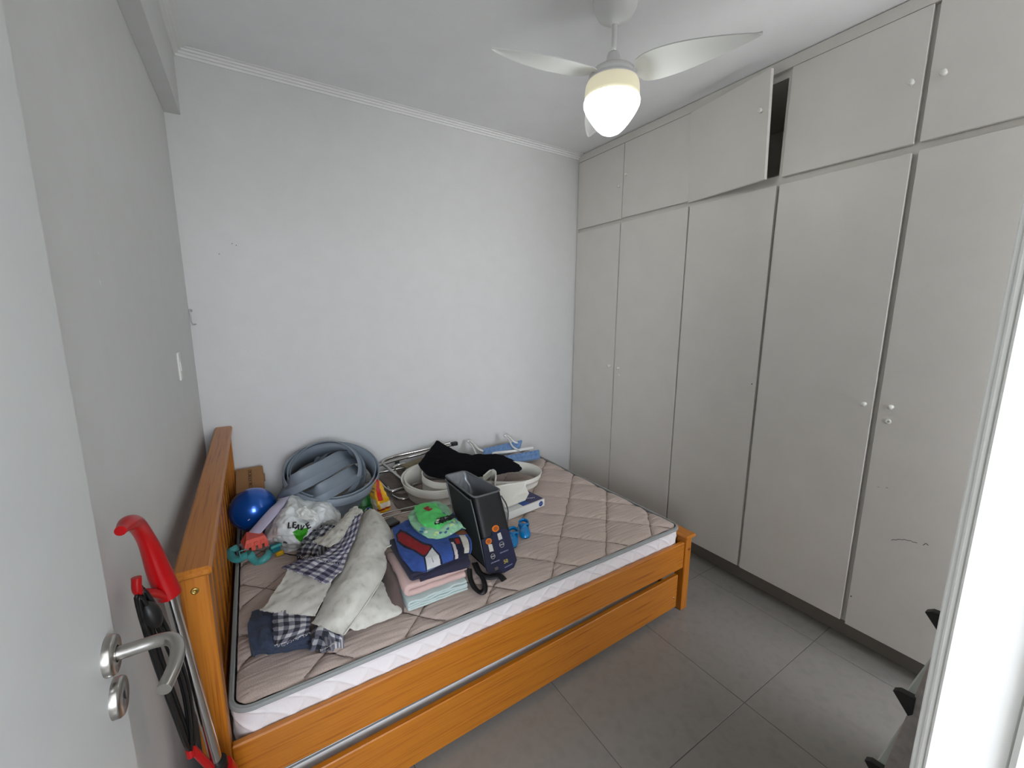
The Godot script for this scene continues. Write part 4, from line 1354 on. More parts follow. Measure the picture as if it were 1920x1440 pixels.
func chairs() -> void:
	# folded beach chairs: bright aluminium tubes with taupe sling fabric
	var alu := M(Color(0.74, 0.73, 0.71), 0.22, 1.0)
	var sling := fabric(Color(0.40, 0.35, 0.32), 0.03, 20.0, 91)
	var a := thing("beach_chair", "folded aluminium beach chair with taupe sling lying under the white coil", "chair", Vector3(0.9190, 0.4650, 0.1640), "folded beach chairs by the back wall")
	for p in [[Vector3(0.7840, 0.4950, 0.1640), Vector3(0.8080, 0.5100, 0.1060), Vector3(0.8640, 0.5200, 0.0890), Vector3(1.0060, 0.5300, 0.1110), Vector3(1.1460, 0.5400, 0.1160)], [Vector3(0.8080, 0.5100, 0.1060), Vector3(0.8210, 0.5050, 0.2050), Vector3(0.8290, 0.5000, 0.3110), Vector3(0.8500, 0.4980, 0.3530), Vector3(0.9210, 0.5000, 0.3510), Vector3(1.0280, 0.5050, 0.3400)], [Vector3(0.9390, 0.5250, 0.1190), Vector3(0.9300, 0.5200, 0.1800), Vector3(0.9390, 0.5150, 0.2680), Vector3(0.9700, 0.5050, 0.3680)]]:
		var st := S()
		tube(st, curve(p, 6), 0.0095, false, 12)
		part("frame_tube", st, alu, a).position = -a.position
	var st := S()
	cloth(st, [[Vector3(0.8290, 0.5000, 0.1200), Vector3(0.9080, 0.5100, 0.0970), Vector3(1.0060, 0.5150, 0.1090)], [Vector3(0.8460, 0.4930, 0.2240), Vector3(0.9220, 0.5000, 0.2150), Vector3(1.0200, 0.5050, 0.2210)], [Vector3(0.8630, 0.4870, 0.3070), Vector3(0.9270, 0.4910, 0.3040), Vector3(1.0190, 0.4950, 0.3170)]], 14, 14, 0.003, 0.004, 20.0)
	part("sling", st, sling, a).position = -a.position
	var b := thing("beach_chair", "folded aluminium beach chair with beige sling propped on the back wall", "chair", Vector3(1.1490, 0.4650, 0.1010), "folded beach chairs by the back wall")
	for p in [[Vector3(0.8020, 0.5500, 0.0580), Vector3(0.8600, 0.5570, 0.0620), Vector3(0.9720, 0.5700, 0.0600), Vector3(1.1260, 0.5900, 0.0770)], [Vector3(1.0300, 0.5750, 0.0650), Vector3(1.1580, 0.5950, 0.0890), Vector3(1.3320, 0.6300, 0.1240)], [Vector3(0.9330, 0.5250, 0.3380), Vector3(0.9120, 0.5400, 0.2560), Vector3(0.8910, 0.5550, 0.1280), Vector3(0.8800, 0.5630, 0.0490), Vector3(0.9260, 0.5730, 0.0190), Vector3(1.0030, 0.5830, 0.0160), Vector3(1.1700, 0.6050, 0.0550), Vector3(1.3250, 0.6350, 0.0970)], [Vector3(0.9250, 0.5400, 0.1130), Vector3(0.9620, 0.5500, 0.1020), Vector3(1.0050, 0.5600, 0.1160)]]:
		st = S()
		tube(st, curve(p, 6), 0.0098, false, 12)
		part("frame_tube", st, alu, b).position = -b.position
	st = S()
	cloth(st, [[Vector3(0.9750, 0.5550, 0.1260), Vector3(1.1070, 0.5800, 0.1280)], [Vector3(1.0090, 0.5400, 0.1860), Vector3(1.1180, 0.5700, 0.1930)]], 10, 14, 0.003, 0.002, 20.0)
	part("sling", st, fabric(Color(0.50, 0.46, 0.36), 0.03, 20.0, 93), b).position = -b.position
	part("joint", box(Vector3(0.9680, 0.5530, 0.0710) - Vector3(0.012, 0.012, 0.012), Vector3(0.9680, 0.5530, 0.0710) + Vector3(0.012, 0.012, 0.012), 0.003), M(Color(0.10, 0.13, 0.13), 0.5), b).position = -b.position
	part("joint", box(Vector3(1.3360, 0.6350, 0.1310) - Vector3(0.022, 0.012, 0.014), Vector3(1.3360, 0.6350, 0.1310) + Vector3(0.022, 0.012, 0.014), 0.004), M(Color(0.10, 0.11, 0.11), 0.5), b).position = -b.position
	# low loop of a third frame in front
	var c := thing("beach_chair_footrest", "loose aluminium hoop with taupe fabric in front of the chairs", "chair part", Vector3(0.8820, 0.4650, 0.4420))
	st = S()
	tube(st, curve([Vector3(0.8540, 0.4850, 0.2610), Vector3(0.8460, 0.4810, 0.3650), Vector3(0.8610, 0.4790, 0.4250), Vector3(0.8960, 0.4790, 0.4460), Vector3(0.9450, 0.4790, 0.4360)], 6), 0.009, false, 12)
	part("hoop", st, alu, c).position = -c.position
	st = S()
	cloth(st, [[Vector3(0.8560, 0.4750, 0.3300), Vector3(0.8960, 0.4770, 0.3690), Vector3(0.9570, 0.4770, 0.3720)], [Vector3(0.8310, 0.4710, 0.4640), Vector3(0.8650, 0.4720, 0.5240), Vector3(0.9250, 0.4710, 0.5210)], [Vector3(0.8440, 0.4670, 0.5350), Vector3(0.8720, 0.4670, 0.5660), Vector3(0.9120, 0.4670, 0.5760)]], 10, 10, 0.003, 0.003, 20.0)
	part("sling", st, sling, c).position = -c.position
	# chrome wire rack
	var r := thing("wire_rack", "chrome wire rack with a blue tip between the rags and the packet", "rack", Vector3(0.7990, 0.4650, 0.5720))
	for p in [[Vector3(0.6720, 0.5270, 0.5570), Vector3(0.6550, 0.5270, 0.5740), Vector3(0.6580, 0.5270, 0.6080), Vector3(0.6780, 0.5260, 0.6370), Vector3(0.6910, 0.5250, 0.6680), Vector3(0.7040, 0.5250, 0.6940), Vector3(0.8180, 0.5250, 0.6950), Vector3(0.9260, 0.5250, 0.7010)], [Vector3(0.6720, 0.5270, 0.5570), Vector3(0.6920, 0.5260, 0.5930), Vector3(0.7010, 0.5250, 0.6290), Vector3(0.7110, 0.5250, 0.6490), Vector3(0.8320, 0.5250, 0.6510), Vector3(0.9430, 0.5250, 0.6560)], [Vector3(0.7040, 0.5250, 0.6940), Vector3(0.7140, 0.4950, 0.6710), Vector3(0.7210, 0.4710, 0.6590)], [Vector3(0.9150, 0.5250, 0.6530), Vector3(0.9230, 0.4950, 0.6280), Vector3(0.9280, 0.4690, 0.6120)]]:
		st = S()
		tube(st, curve(p, 5), 0.0032, false, 8)
		part("wire", st, M(Color(0.80, 0.80, 0.79), 0.15, 1.0), r).position = -r.position
	st = S()
	tube(st, [Vector3(0.6640, 0.5280, 0.5600), Vector3(0.6810, 0.5280, 0.5640)], 0.005, false, 10)
	part("tip", st, M(Color(0.05, 0.20, 0.50), 0.4), r).position = -r.position
	st = S()
	bx(st, Vector3(0.7230, 0.4770, 0.6730), Vector3(0.13, 0.018, 0.07), 0.005, Basis(Vector3(0, 1, 0), 0.25))
	one("black_case", "case", st, M(Color(0.02, 0.02, 0.022), 0.3), "flat black case half under the chrome wire rack", "case", Vector3(0.7290, 0.4650, 0.6510))

func rags() -> void:
	var canvas := mottle([Color(0.58, 0.555, 0.50), Color(0.745, 0.735, 0.69), Color(0.785, 0.775, 0.735), Color(0.80, 0.79, 0.755)], Vector3.ONE * 2.6, 0.9, 0.035, 0.05, 101)
	var check := gingham(Color(0.17, 0.17, 0.21), Color(0.42, 0.42, 0.46), Color(0.74, 0.74, 0.74))
	var check_p := gingham(Color(0.19, 0.18, 0.26), Color(0.44, 0.43, 0.50), Color(0.74, 0.735, 0.75))
	var k := 31.0
	# folded navy cloth at the bottom of the heap
	var st := S()
	cloth(st, [[Vector3(0.1710, 0.4950, 1.0590), Vector3(0.2030, 0.5100, 1.0800), Vector3(0.2490, 0.5150, 1.1220), Vector3(0.3040, 0.5150, 1.1800)], [Vector3(0.1620, 0.5100, 1.1460), Vector3(0.2010, 0.5170, 1.1750), Vector3(0.2490, 0.5150, 1.2010), Vector3(0.3160, 0.5100, 1.2490)], [Vector3(0.1650, 0.5050, 1.2130), Vector3(0.2040, 0.5130, 1.2480), Vector3(0.2520, 0.5100, 1.2640), Vector3(0.3230, 0.5050, 1.2910)], [Vector3(0.1730, 0.4870, 1.2380), Vector3(0.2080, 0.4910, 1.2630), Vector3(0.2570, 0.4910, 1.2830), Vector3(0.3240, 0.4870, 1.2950)], [Vector3(0.1760, 0.4650, 1.2360), Vector3(0.2140, 0.4650, 1.2520), Vector3(0.2630, 0.4650, 1.2700), Vector3(0.3270, 0.4650, 1.2880)]], 34, 34, 0.004, 0.007, 16.0, MT - 0.013)
	one("folded_cloth", "cloth", st, fabric(Color(0.185, 0.225, 0.305), 0.035, 10.0, 103), "folded faded navy cloth at the bottom of the rag heap", "cloth", Vector3(0.2310, 0.4650, 1.1750))
	# lower gingham scrap with a frayed edge
	st = S()
	cloth(st, [[Vector3(0.2340, 0.5330, 1.1420), Vector3(0.2830, 0.5350, 1.1670), Vector3(0.3390, 0.5330, 1.2160)], [Vector3(0.2310, 0.5330, 1.1950), Vector3(0.2790, 0.5350, 1.2210), Vector3(0.3330, 0.5310, 1.2490)], [Vector3(0.2300, 0.5300, 1.2500), Vector3(0.2750, 0.5320, 1.2700), Vector3(0.3280, 0.5250, 1.2720)], [Vector3(0.2290, 0.5170, 1.2900), Vector3(0.2510, 0.5200, 1.3030), Vector3(0.3230, 0.5190, 1.2950)]], 30, 24, 0.003, 0.004, 20.0, -1.0, k, 0.004)
	var gc := one("checked_cloth", "cloth", st, check, "grey checked rag with a frayed edge lying on the navy cloth", "cloth", Vector3(0.2750, 0.4650, 1.2020))
	fray(gc, [Vector3(0.2290, 0.5170, 1.2930), Vector3(0.2510, 0.5190, 1.3040), Vector3(0.2860, 0.5190, 1.3020), Vector3(0.3250, 0.5180, 1.2950)], 0.007)
	# left part of the canvas
	st = S()
	cloth(st, [[Vector3(0.3010, 0.5650, 0.9570), Vector3(0.3570, 0.5700, 1.0200), Vector3(0.4290, 0.5750, 1.1200)], [Vector3(0.2700, 0.5550, 1.0240), Vector3(0.3360, 0.5650, 1.0880), Vector3(0.4050, 0.5650, 1.1580)], [Vector3(0.2380, 0.5470, 1.0720), Vector3(0.3030, 0.5550, 1.1340), Vector3(0.3730, 0.5550, 1.2170)], [Vector3(0.2170, 0.5370, 1.1060), Vector3(0.2690, 0.5430, 1.1560), Vector3(0.3500, 0.5430, 1.2430)], [Vector3(0.1970, 0.5330, 1.1200), Vector3(0.2450, 0.5350, 1.1690), Vector3(0.2950, 0.5350, 1.2090)]+[Vector3(0.3450, 0.5330, 1.2480)]], 40, 36, 0.005, 0.005, 7.0, -1.0, 1.0, 0.003)
	one("canvas_cloth", "cloth", st, canvas, "stained off-white canvas rag below the checked cloth, with a ragged hem", "cloth", Vector3(0.3010, 0.4650, 0.9730), "stained canvas rags")
	# upper checked cloths
	st = S()
	cloth(st, [[Vector3(0.5220, 0.5850, 0.8160), Vector3(0.5610, 0.6000, 0.7750), Vector3(0.6060, 0.5950, 0.7330)], [Vector3(0.4670, 0.5900, 0.9380), Vector3(0.5020, 0.6050, 0.9530), Vector3(0.5440, 0.6000, 0.9210)], [Vector3(0.4010, 0.5800, 0.9650), Vector3(0.4450, 0.5950, 1.0290), Vector3(0.4890, 0.5950, 1.0390)], [Vector3(0.3330, 0.5700, 0.9460), Vector3(0.3860, 0.5850, 1.0290), Vector3(0.4500, 0.5870, 1.1250)], [Vector3(0.2720, 0.5630, 0.9510), Vector3(0.3300, 0.5770, 1.0560), Vector3(0.3960, 0.5770, 1.1590)]], 40, 30, 0.004, 0.006, 16.0, -1.0, k, 0.004)
	gc = one("checked_cloth", "cloth", st, check_p, "long mauve checked rag along the edge of the canvas", "cloth", Vector3(0.4340, 0.4650, 0.8160))
	fray(gc, [Vector3(0.2720, 0.5610, 0.9470), Vector3(0.3030, 0.5700, 1.0050), Vector3(0.3430, 0.5770, 1.0780), Vector3(0.3960, 0.5750, 1.1550)], 0.008)
	fray(gc, [Vector3(0.3310, 0.5770, 0.9330), Vector3(0.3800, 0.5870, 0.9900), Vector3(0.4180, 0.5910, 1.0450), Vector3(0.4570, 0.5910, 1.0910)], 0.010)
	st = S()
	cloth(st, [[Vector3(0.4470, 0.5400, 0.6460), Vector3(0.4780, 0.5450, 0.6700), Vector3(0.4960, 0.5350, 0.6930)], [Vector3(0.3860, 0.5350, 0.7010), Vector3(0.4260, 0.5550, 0.7660), Vector3(0.4550, 0.5450, 0.7740)], [Vector3(0.3470, 0.5200, 0.7550), Vector3(0.3870, 0.5400, 0.8190), Vector3(0.4140, 0.5400, 0.8450)], [Vector3(0.3310, 0.4850, 0.7630), Vector3(0.3650, 0.4950, 0.8110), Vector3(0.3960, 0.5050, 0.8480)]], 24, 20, 0.004, 0.012, 22.0, MT - 0.013, k)
	one("checked_cloth", "cloth", st, check, "dark checked rag crumpled against the shopping bag", "cloth", Vector3(0.3990, 0.4650, 0.6760))
	st = S()
	cloth(st, [[Vector3(0.5670, 0.5900, 0.6600), Vector3(0.5970, 0.6000, 0.6650), Vector3(0.6190, 0.5900, 0.7170)], [Vector3(0.4960, 0.5850, 0.7630), Vector3(0.5260, 0.6050, 0.7970), Vector3(0.5560, 0.5970, 0.8200)], [Vector3(0.4330, 0.5750, 0.8120), Vector3(0.4640, 0.5950, 0.8620), Vector3(0.4880, 0.5950, 0.9150)], [Vector3(0.3940, 0.5650, 0.8260), Vector3(0.4140, 0.5800, 0.8950), Vector3(0.4400, 0.5850, 0.9380)]], 26, 20, 0.005, 0.006, 16.0, -1.0, 1.0, 0.004)
	one("canvas_cloth", "cloth", st, canvas, "white end of canvas folded over beside the shopping bag", "cloth", Vector3(0.5340, 0.4650, 0.5370), "")
	# the big canvas fold and the flap under it
	st = S()
	cloth(st, [[Vector3(0.5780, 0.5200, 1.1620), Vector3(0.5970, 0.5100, 1.2110), Vector3(0.6080, 0.4950, 1.2510), Vector3(0.6120, 0.4770, 1.2830)], [Vector3(0.5280, 0.5200, 1.2340), Vector3(0.5540, 0.5050, 1.2580), Vector3(0.5770, 0.4900, 1.2970), Vector3(0.6060, 0.4730, 1.3040)], [Vector3(0.4710, 0.5150, 1.2830), Vector3(0.5060, 0.4950, 1.2900), Vector3(0.5350, 0.4800, 1.3000), Vector3(0.5560, 0.4710, 1.3060)], [Vector3(0.4350, 0.5000, 1.3170), Vector3(0.4570, 0.4770, 1.3090), Vector3(0.4850, 0.4730, 1.3100), Vector3(0.5170, 0.4710, 1.2990)]], 26, 26, 0.004, 0.004, 8.0, -1.0, 1.0, 0.002)
	one("canvas_cloth", "cloth", st, canvas, "flat canvas flap spreading towards the towels", "cloth", Vector3(0.5490, 0.4650, 1.2260), "")
	st = S()
	cloth(st, [
		[Vector3(0.6400, 0.5650, 0.6590), Vector3(0.6480, 0.5950, 0.7160), Vector3(0.6620, 0.6000, 0.7480), Vector3(0.6830, 0.5850, 0.7690)],
		[Vector3(0.5900, 0.5700, 0.7710), Vector3(0.6060, 0.6100, 0.8580), Vector3(0.6420, 0.6150, 0.9120), Vector3(0.6760, 0.5800, 0.9610)],
		[Vector3(0.5300, 0.5700, 0.9000), Vector3(0.5520, 0.6100, 1.0030), Vector3(0.5930, 0.6130, 1.0520), Vector3(0.6510, 0.5800, 1.0320)],
		[Vector3(0.4790, 0.5650, 1.0100), Vector3(0.5080, 0.6030, 1.0980), Vector3(0.5520, 0.6050, 1.1210), Vector3(0.6150, 0.5750, 1.0710)],
		[Vector3(0.4360, 0.5550, 1.0910), Vector3(0.4680, 0.5900, 1.1770), Vector3(0.5260, 0.5930, 1.1970), Vector3(0.6090, 0.5650, 1.1300)],
		[Vector3(0.3870, 0.5400, 1.1780), Vector3(0.4270, 0.5700, 1.2500), Vector3(0.4840, 0.5730, 1.2650), Vector3(0.5660, 0.5500, 1.2050)],
		[Vector3(0.3480, 0.5250, 1.2440), Vector3(0.3830, 0.5450, 1.2950), Vector3(0.4310, 0.5470, 1.3110), Vector3(0.4990, 0.5300, 1.2690)],
		[Vector3(0.3340, 0.5170, 1.2520), Vector3(0.3610, 0.5230, 1.2980), Vector3(0.3830, 0.5210, 1.3290), Vector3(0.4130, 0.5100, 1.3480)]], 60, 44, 0.006, 0.0055, 6.0, -1.0, 1.0, 0.002)
	var big := one("canvas_cloth", "cloth", st, canvas, "large stained off-white canvas folded lengthwise on top of the rag heap", "cloth", Vector3(0.5160, 0.4650, 0.9930), "")
	st = S()
	tube(st, curve([Vector3(0.6730, 0.5830, 0.9710), Vector3(0.6570, 0.5830, 1.0410), Vector3(0.6290, 0.5810, 1.0510), Vector3(0.6070, 0.5790, 1.0730), Vector3(0.6070, 0.5690, 1.1130), Vector3(0.5970, 0.5630, 1.1590), Vector3(0.5550, 0.5510, 1.2210), Vector3(0.5150, 0.5390, 1.2620), Vector3(0.4760, 0.5250, 1.2950), Vector3(0.4140, 0.5120, 1.3520)], 6), 0.0026, false, 8)
	part("corded_hem", st, canvas, big).position = -big.position
	# checked roll at the near end
	st = S()
	curl(st, Vector3(0.3790, 0.5010, 1.2400), Vector3(0.3480, 0.4910, 1.3270), 0.032, 0.042, 0.75, TAU * 0.98, 27.0)
	cloth(st, [[Vector3(0.3560, 0.5190, 1.2790), Vector3(0.3850, 0.5170, 1.3150), Vector3(0.4140, 0.5000, 1.3400)], [Vector3(0.3690, 0.5110, 1.3170), Vector3(0.3860, 0.5090, 1.3410), Vector3(0.4070, 0.4890, 1.3410)], [Vector3(0.3800, 0.4850, 1.3300), Vector3(0.3920, 0.4790, 1.3340), Vector3(0.4020, 0.4690, 1.3320)]], 16, 14, 0.003, 0.004, 24.0, MT - 0.013, 30.0)
	gc = one("checked_cloth", "cloth", st, check, "grey checked rag rolled up under the near end of the canvas", "cloth", Vector3(0.3510, 0.4650, 1.2880))
	fray(gc, [Vector3(0.3420, 0.5170, 1.3820), Vector3(0.3600, 0.5110, 1.3760), Vector3(0.3800, 0.5010, 1.3560), Vector3(0.3900, 0.4950, 1.3490)], 0.006)

# a sheet curled round an axis, open at its near end
func curl(st: SurfaceTool, a: Vector3, b: Vector3, r0: float, r1: float, a0: float, span: float, per_metre: float) -> void:
	var t := (b - a).normalized()
	var x := t.cross(Vector3.UP).normalized()
	var y := x.cross(t)
	for side in 2:
		var rows := []
		var uvs := []
		for i in 17:
			var f := i / 16.0
			var row := []
			var ur := []
			for j in 41:
				var g := j / 40.0
				var ang := a0 + span * g
				var r := lerpf(r0, r1, f) * (1.0 - 0.22 * g) - 0.003 * side
				var d := x * cos(ang) + y * sin(ang) * 0.82
				var p := a.lerp(b, f) + d * r + t * 0.012 * nz.get_noise_2d(g * 6.0, 3.0) * f
				p += d * 0.005 * nz.get_noise_3dv(p * 30.0)
				p.y = maxf(p.y, MT - 0.010)
				row.append(p)
				ur.append(Vector2(f * (b - a).length(), g * span * (r0 + r1) / 2) * per_metre)
			rows.append(row)
			uvs.append(ur)
		surf(st, rows, false, false, uvs, side == 1, side)

func fray(parent: Node3D, along: Array, length: float) -> void:
	var st := S()
	var path := curve(along, 6)
	for i in path.size():
		var p: Vector3 = path[i]
		var d := Vector3(rng.randf_range(-0.6, 0.4), rng.randf_range(-0.3, 0.1), rng.randf_range(0.3, 1.0)).normalized() * length * rng.randf_range(0.5, 1.2)
		tube(st, [p, p + d * 0.5 + Vector3(0.002, 0.001, 0), p + d], 0.0007, false, 5)
	var o := part("frayed_threads", st, M(Color(0.78, 0.77, 0.75), 0.9), parent)
	o.position = -parent.position
	o.set_meta("kind", "stuff")

func towels() -> void:
	var st := S()
	folded(st, 0.632, 0.868, MT - 0.003, 4, 0.0095, 1.055, 1.300)
	one("towel", "folded_layers", st, fabric(Color(0.73, 0.785, 0.77), 0.03, 16.0, 111), "folded pale mint towel at the bottom of the stack", "towel", Vector3(0.75, MT, 1.18))
	st = S()
	folded(st, 0.628, 0.886, MT + 0.039, 2, 0.027, 1.040, 1.288)
	one("towel", "folded_layers", st, fabric(Color(0.79, 0.675, 0.645), 0.05, 22.0, 113), "folded fluffy pink towel on the mint towel", "towel", Vector3(0.75, MT + 0.039, 1.16))
	st = S()
	var brown := []
	for q in [[0.97, 0.03, 0.05, 0.06], [1.06, 0.05, 0.085, 0.095], [1.15, 0.05, 0.085, 0.098], [1.23, 0.04, 0.075, 0.088], [1.272, 0.01, 0.035, 0.045], [1.285, -0.008, -0.004, 0.0]]:
		brown.append([Vector3(0.578, MT + q[1] * 0.3, q[0]), Vector3(0.592, MT + q[2], q[0]), Vector3(0.612, MT + q[3], q[0]), Vector3(0.622, MT + q[3] * 0.8, q[0])])
	cloth(st, brown, 26, 16, 0.004, 0.005, 26.0, MT - 0.013)
	one("towel", "fold", st, fabric(Color(0.34, 0.285, 0.265), 0.05, 22.0, 115), "brown towel wedged between the canvas and the towel stack", "towel", Vector3(0.6370, 0.4650, 1.1070))
	st = S()
	folded(st, 0.652, 0.892, MT + 0.094, 2, 0.016, 1.010, 1.282)
	var navy := fabric(Color(0.145, 0.14, 0.22), 0.03, 16.0, 117)
	var nv := one("towel", "folded_layers", st, navy, "folded dark navy towel under the blue printed one", "towel", Vector3(0.77, MT + 0.094, 1.15))
	st = S()
	cloth(st, [[Vector3(0.6930, 0.5830, 1.2530), Vector3(0.7750, 0.5870, 1.2730), Vector3(0.8730, 0.5870, 1.2770)], [Vector3(0.6860, 0.5700, 1.2700), Vector3(0.7690, 0.5770, 1.2970), Vector3(0.8720, 0.5770, 1.3060)], [Vector3(0.6830, 0.5570, 1.2890), Vector3(0.7610, 0.5630, 1.3040), Vector3(0.8630, 0.5630, 1.3150)]], 14, 20, 0.006, 0.004, 20.0)
	part("hanging_fold", st, navy, nv).position = -nv.position
	st = S()
	cloth(st, [
		[Vector3(0.6760, 0.6150, 0.9740), Vector3(0.7490, 0.6230, 0.9580), Vector3(0.8310, 0.6250, 0.9620), Vector3(0.9420, 0.6200, 0.9960)],
		[Vector3(0.6570, 0.6230, 1.0840), Vector3(0.7280, 0.6310, 1.0890), Vector3(0.8130, 0.6310, 1.1020), Vector3(0.9180, 0.6250, 1.1440)],
		[Vector3(0.6450, 0.6230, 1.1720), Vector3(0.7110, 0.6330, 1.1990), Vector3(0.7900, 0.6330, 1.2130), Vector3(0.9080, 0.6250, 1.2340)],
		[Vector3(0.6490, 0.6130, 1.2340), Vector3(0.6990, 0.6250, 1.2720), Vector3(0.7770, 0.6250, 1.2810), Vector3(0.8970, 0.6150, 1.2690)],
		[Vector3(0.6650, 0.5900, 1.2700), Vector3(0.6940, 0.6030, 1.3040), Vector3(0.7720, 0.6030, 1.3000), Vector3(0.8870, 0.5930, 1.2800)]], 44, 44, 0.022, 0.003, 18.0, -1.0, 0.0)
	var line := Color(0.05, 0.06, 0.14)
	var print_m := textured(picture(160, 160, Color(0.17, 0.28, 0.53), [
		[V([0.16, 0.03, 0.10, 0.14, 0.20, 0.24, 0.40, 0.40, 0.52, 0.56, 0.68, 0.50, 0.70, 0.36, 0.56, 0.24, 0.44, 0.10, 0.30, 0.02]), line],
		[V([0.18, 0.06, 0.14, 0.14, 0.24, 0.23, 0.42, 0.37, 0.53, 0.52, 0.65, 0.46, 0.66, 0.37, 0.53, 0.26, 0.40, 0.12, 0.29, 0.05]), Color(0.50, 0.03, 0.06)],
		[V([0.53, 0.55, 0.71, 0.36, 1.0, 0.36, 1.0, 0.64, 0.72, 0.62]), line], [V([0.56, 0.54, 0.71, 0.385, 1.0, 0.39, 1.0, 0.61, 0.74, 0.60]), Color(0.74, 0.74, 0.73)],
		[V([0.70, 0.485, 0.72, 0.485, 0.86, 0.50, 0.86, 0.512]), Color(0.35, 0.35, 0.36)],
		[V([0.44, 0.78, 0.44, 0.98, 1.0, 0.98, 1.0, 0.78]), line], [V([0.52, 0.79, 0.52, 0.82, 1.0, 0.84, 1.0, 0.80]), Color(0.72, 0.68, 0.68)], [V([0.46, 0.84, 0.46, 0.88, 0.58, 0.88, 0.58, 0.84]), Color(0.55, 0.10, 0.07)],
		[V([0.40, 0.90, 0.40, 0.97, 0.95, 0.97, 0.9, 0.905]), Color(0.72, 0.70, 0.66)], [V([0.30, 0.88, 0.30, 1.0, 0.39, 1.0, 0.39, 0.88]), Color(0.42, 0.24, 0.14)]], 0.03), 0.9)
	one("towel", "cloth", st, print_m, "bright blue towel with red, white and black print on the stack", "towel", Vector3(0.77, MT + 0.13, 1.13))
	# pale green baby cloth, bright green shirt and a trinket on top
	st = S()
	cloth(st, [[Vector3(0.7450, 0.6510, 0.9690), Vector3(0.8120, 0.6590, 0.9250), Vector3(0.8750, 0.6650, 0.9290), Vector3(0.9180, 0.6610, 0.9830)], [Vector3(0.7350, 0.6490, 1.0530), Vector3(0.7870, 0.6650, 1.0580), Vector3(0.8520, 0.6710, 1.0690), Vector3(0.8980, 0.6610, 1.0960)], [Vector3(0.7470, 0.6450, 1.1300), Vector3(0.7950, 0.6610, 1.1550), Vector3(0.8530, 0.6630, 1.1560), Vector3(0.9080, 0.6530, 1.1580)], [Vector3(0.7670, 0.6310, 1.1680), Vector3(0.7980, 0.6370, 1.1900), Vector3(0.8470, 0.6390, 1.1880), Vector3(0.9090, 0.6370, 1.1640)]], 34, 34, 0.016, 0.005, 22.0, -1.0, 0.0)
	var dots := []
	for i in 26:
		var c := Vector2(rng.randf(), rng.randf())
		var q := PackedVector2Array()
		for a in 7: q.append(c + Vector2(cos(a * TAU / 7), sin(a * TAU / 7)) * rng.randf_range(0.02, 0.06))
		dots.append([q, [Color(0.30, 0.52, 0.62), Color(0.72, 0.78, 0.45), Color(0.75, 0.80, 0.75), Color(0.20, 0.34, 0.50)][i % 4]])
	one("baby_cloth", "cloth", st, textured(picture(128, 128, Color(0.52, 0.70, 0.56), dots, 0.025), 0.9), "pale green patterned cloth folded on the blue towel", "cloth", Vector3(0.8210, 0.6350, 1.0810))
	st = S()
	cloth(st, [[Vector3(0.7800, 0.6770, 0.9550), Vector3(0.8260, 0.6850, 0.9670), Vector3(0.8630, 0.6810, 0.9970)], [Vector3(0.7660, 0.6750, 1.0150), Vector3(0.8090, 0.6870, 1.0580), Vector3(0.8610, 0.6790, 1.0710)], [Vector3(0.7560, 0.6710, 1.0840), Vector3(0.8030, 0.6810, 1.1240), Vector3(0.8720, 0.6710, 1.1240)], [Vector3(0.7770, 0.6550, 1.1310), Vector3(0.8090, 0.6610, 1.1630), Vector3(0.8750, 0.6550, 1.1470)]], 28, 26, 0.007, 0.005, 22.0)
	var sh := one("baby_shirt", "cloth", st, fabric(Color(0.30, 0.72, 0.36), 0.03, 14.0, 121), "bright green baby shirt with a red label on top of the stack", "shirt", Vector3(0.8240, 0.6600, 1.0590))
	var tb := Basis(Vector3(0, 1, 0), 0.42) * Basis(Vector3(1, 0, 0), 0.12)
	st = S()
	bx(st, Vector3(0.8130, 0.6900, 1.0330), Vector3(0.026, 0.0015, 0.032), 0.0006, tb)
	var lab := part("label", st, M(Color(0.50, 0.06, 0.04), 0.7), sh)
	lab.position = -sh.position
	for i in 3:
		st = S()
		bx(st, Vector3(0.8130, 0.6900, 1.0350) + tb * Vector3(0, 0, -0.008 + i * 0.0055), Vector3([0.016, 0.017, 0.012][i], 0.0008, 0.0035), 0.0002, tb)
		part("stitching", st, M(Color(0.85, 0.55, 0.45), 0.8), lab)
	st = S()
	cloth(st, [[Vector3(0.7980, 0.6790, 1.1270), Vector3(0.8380, 0.6870, 1.1290), Vector3(0.8930, 0.6770, 1.1080)], [Vector3(0.7990, 0.6730, 1.1440), Vector3(0.8350, 0.6840, 1.1560), Vector3(0.8920, 0.6710, 1.1260)]], 12, 22, 0.006, 0.008, 60.0, -1.0, 0.0)
	one("lace_trinket", "lace", st, textured(picture(64, 32, Color(0.03, 0.03, 0.03), [[V([0.05, 0.1, 0.4, 0.0, 0.5, 0.25, 0.2, 0.35]), Color(0.7, 0.72, 0.66)], [V([0.55, 0.05, 0.95, 0.1, 0.9, 0.25, 0.6, 0.2]), Color(0.65, 0.7, 0.62)], [V([0.2, 0.55, 0.5, 0.6, 0.4, 0.7]), Color(0.8, 0.8, 0.78)]], 0.05), 0.7), "small black and white lace piece on the green shirt", "trinket", Vector3(0.8490, 0.6650, 1.1120))

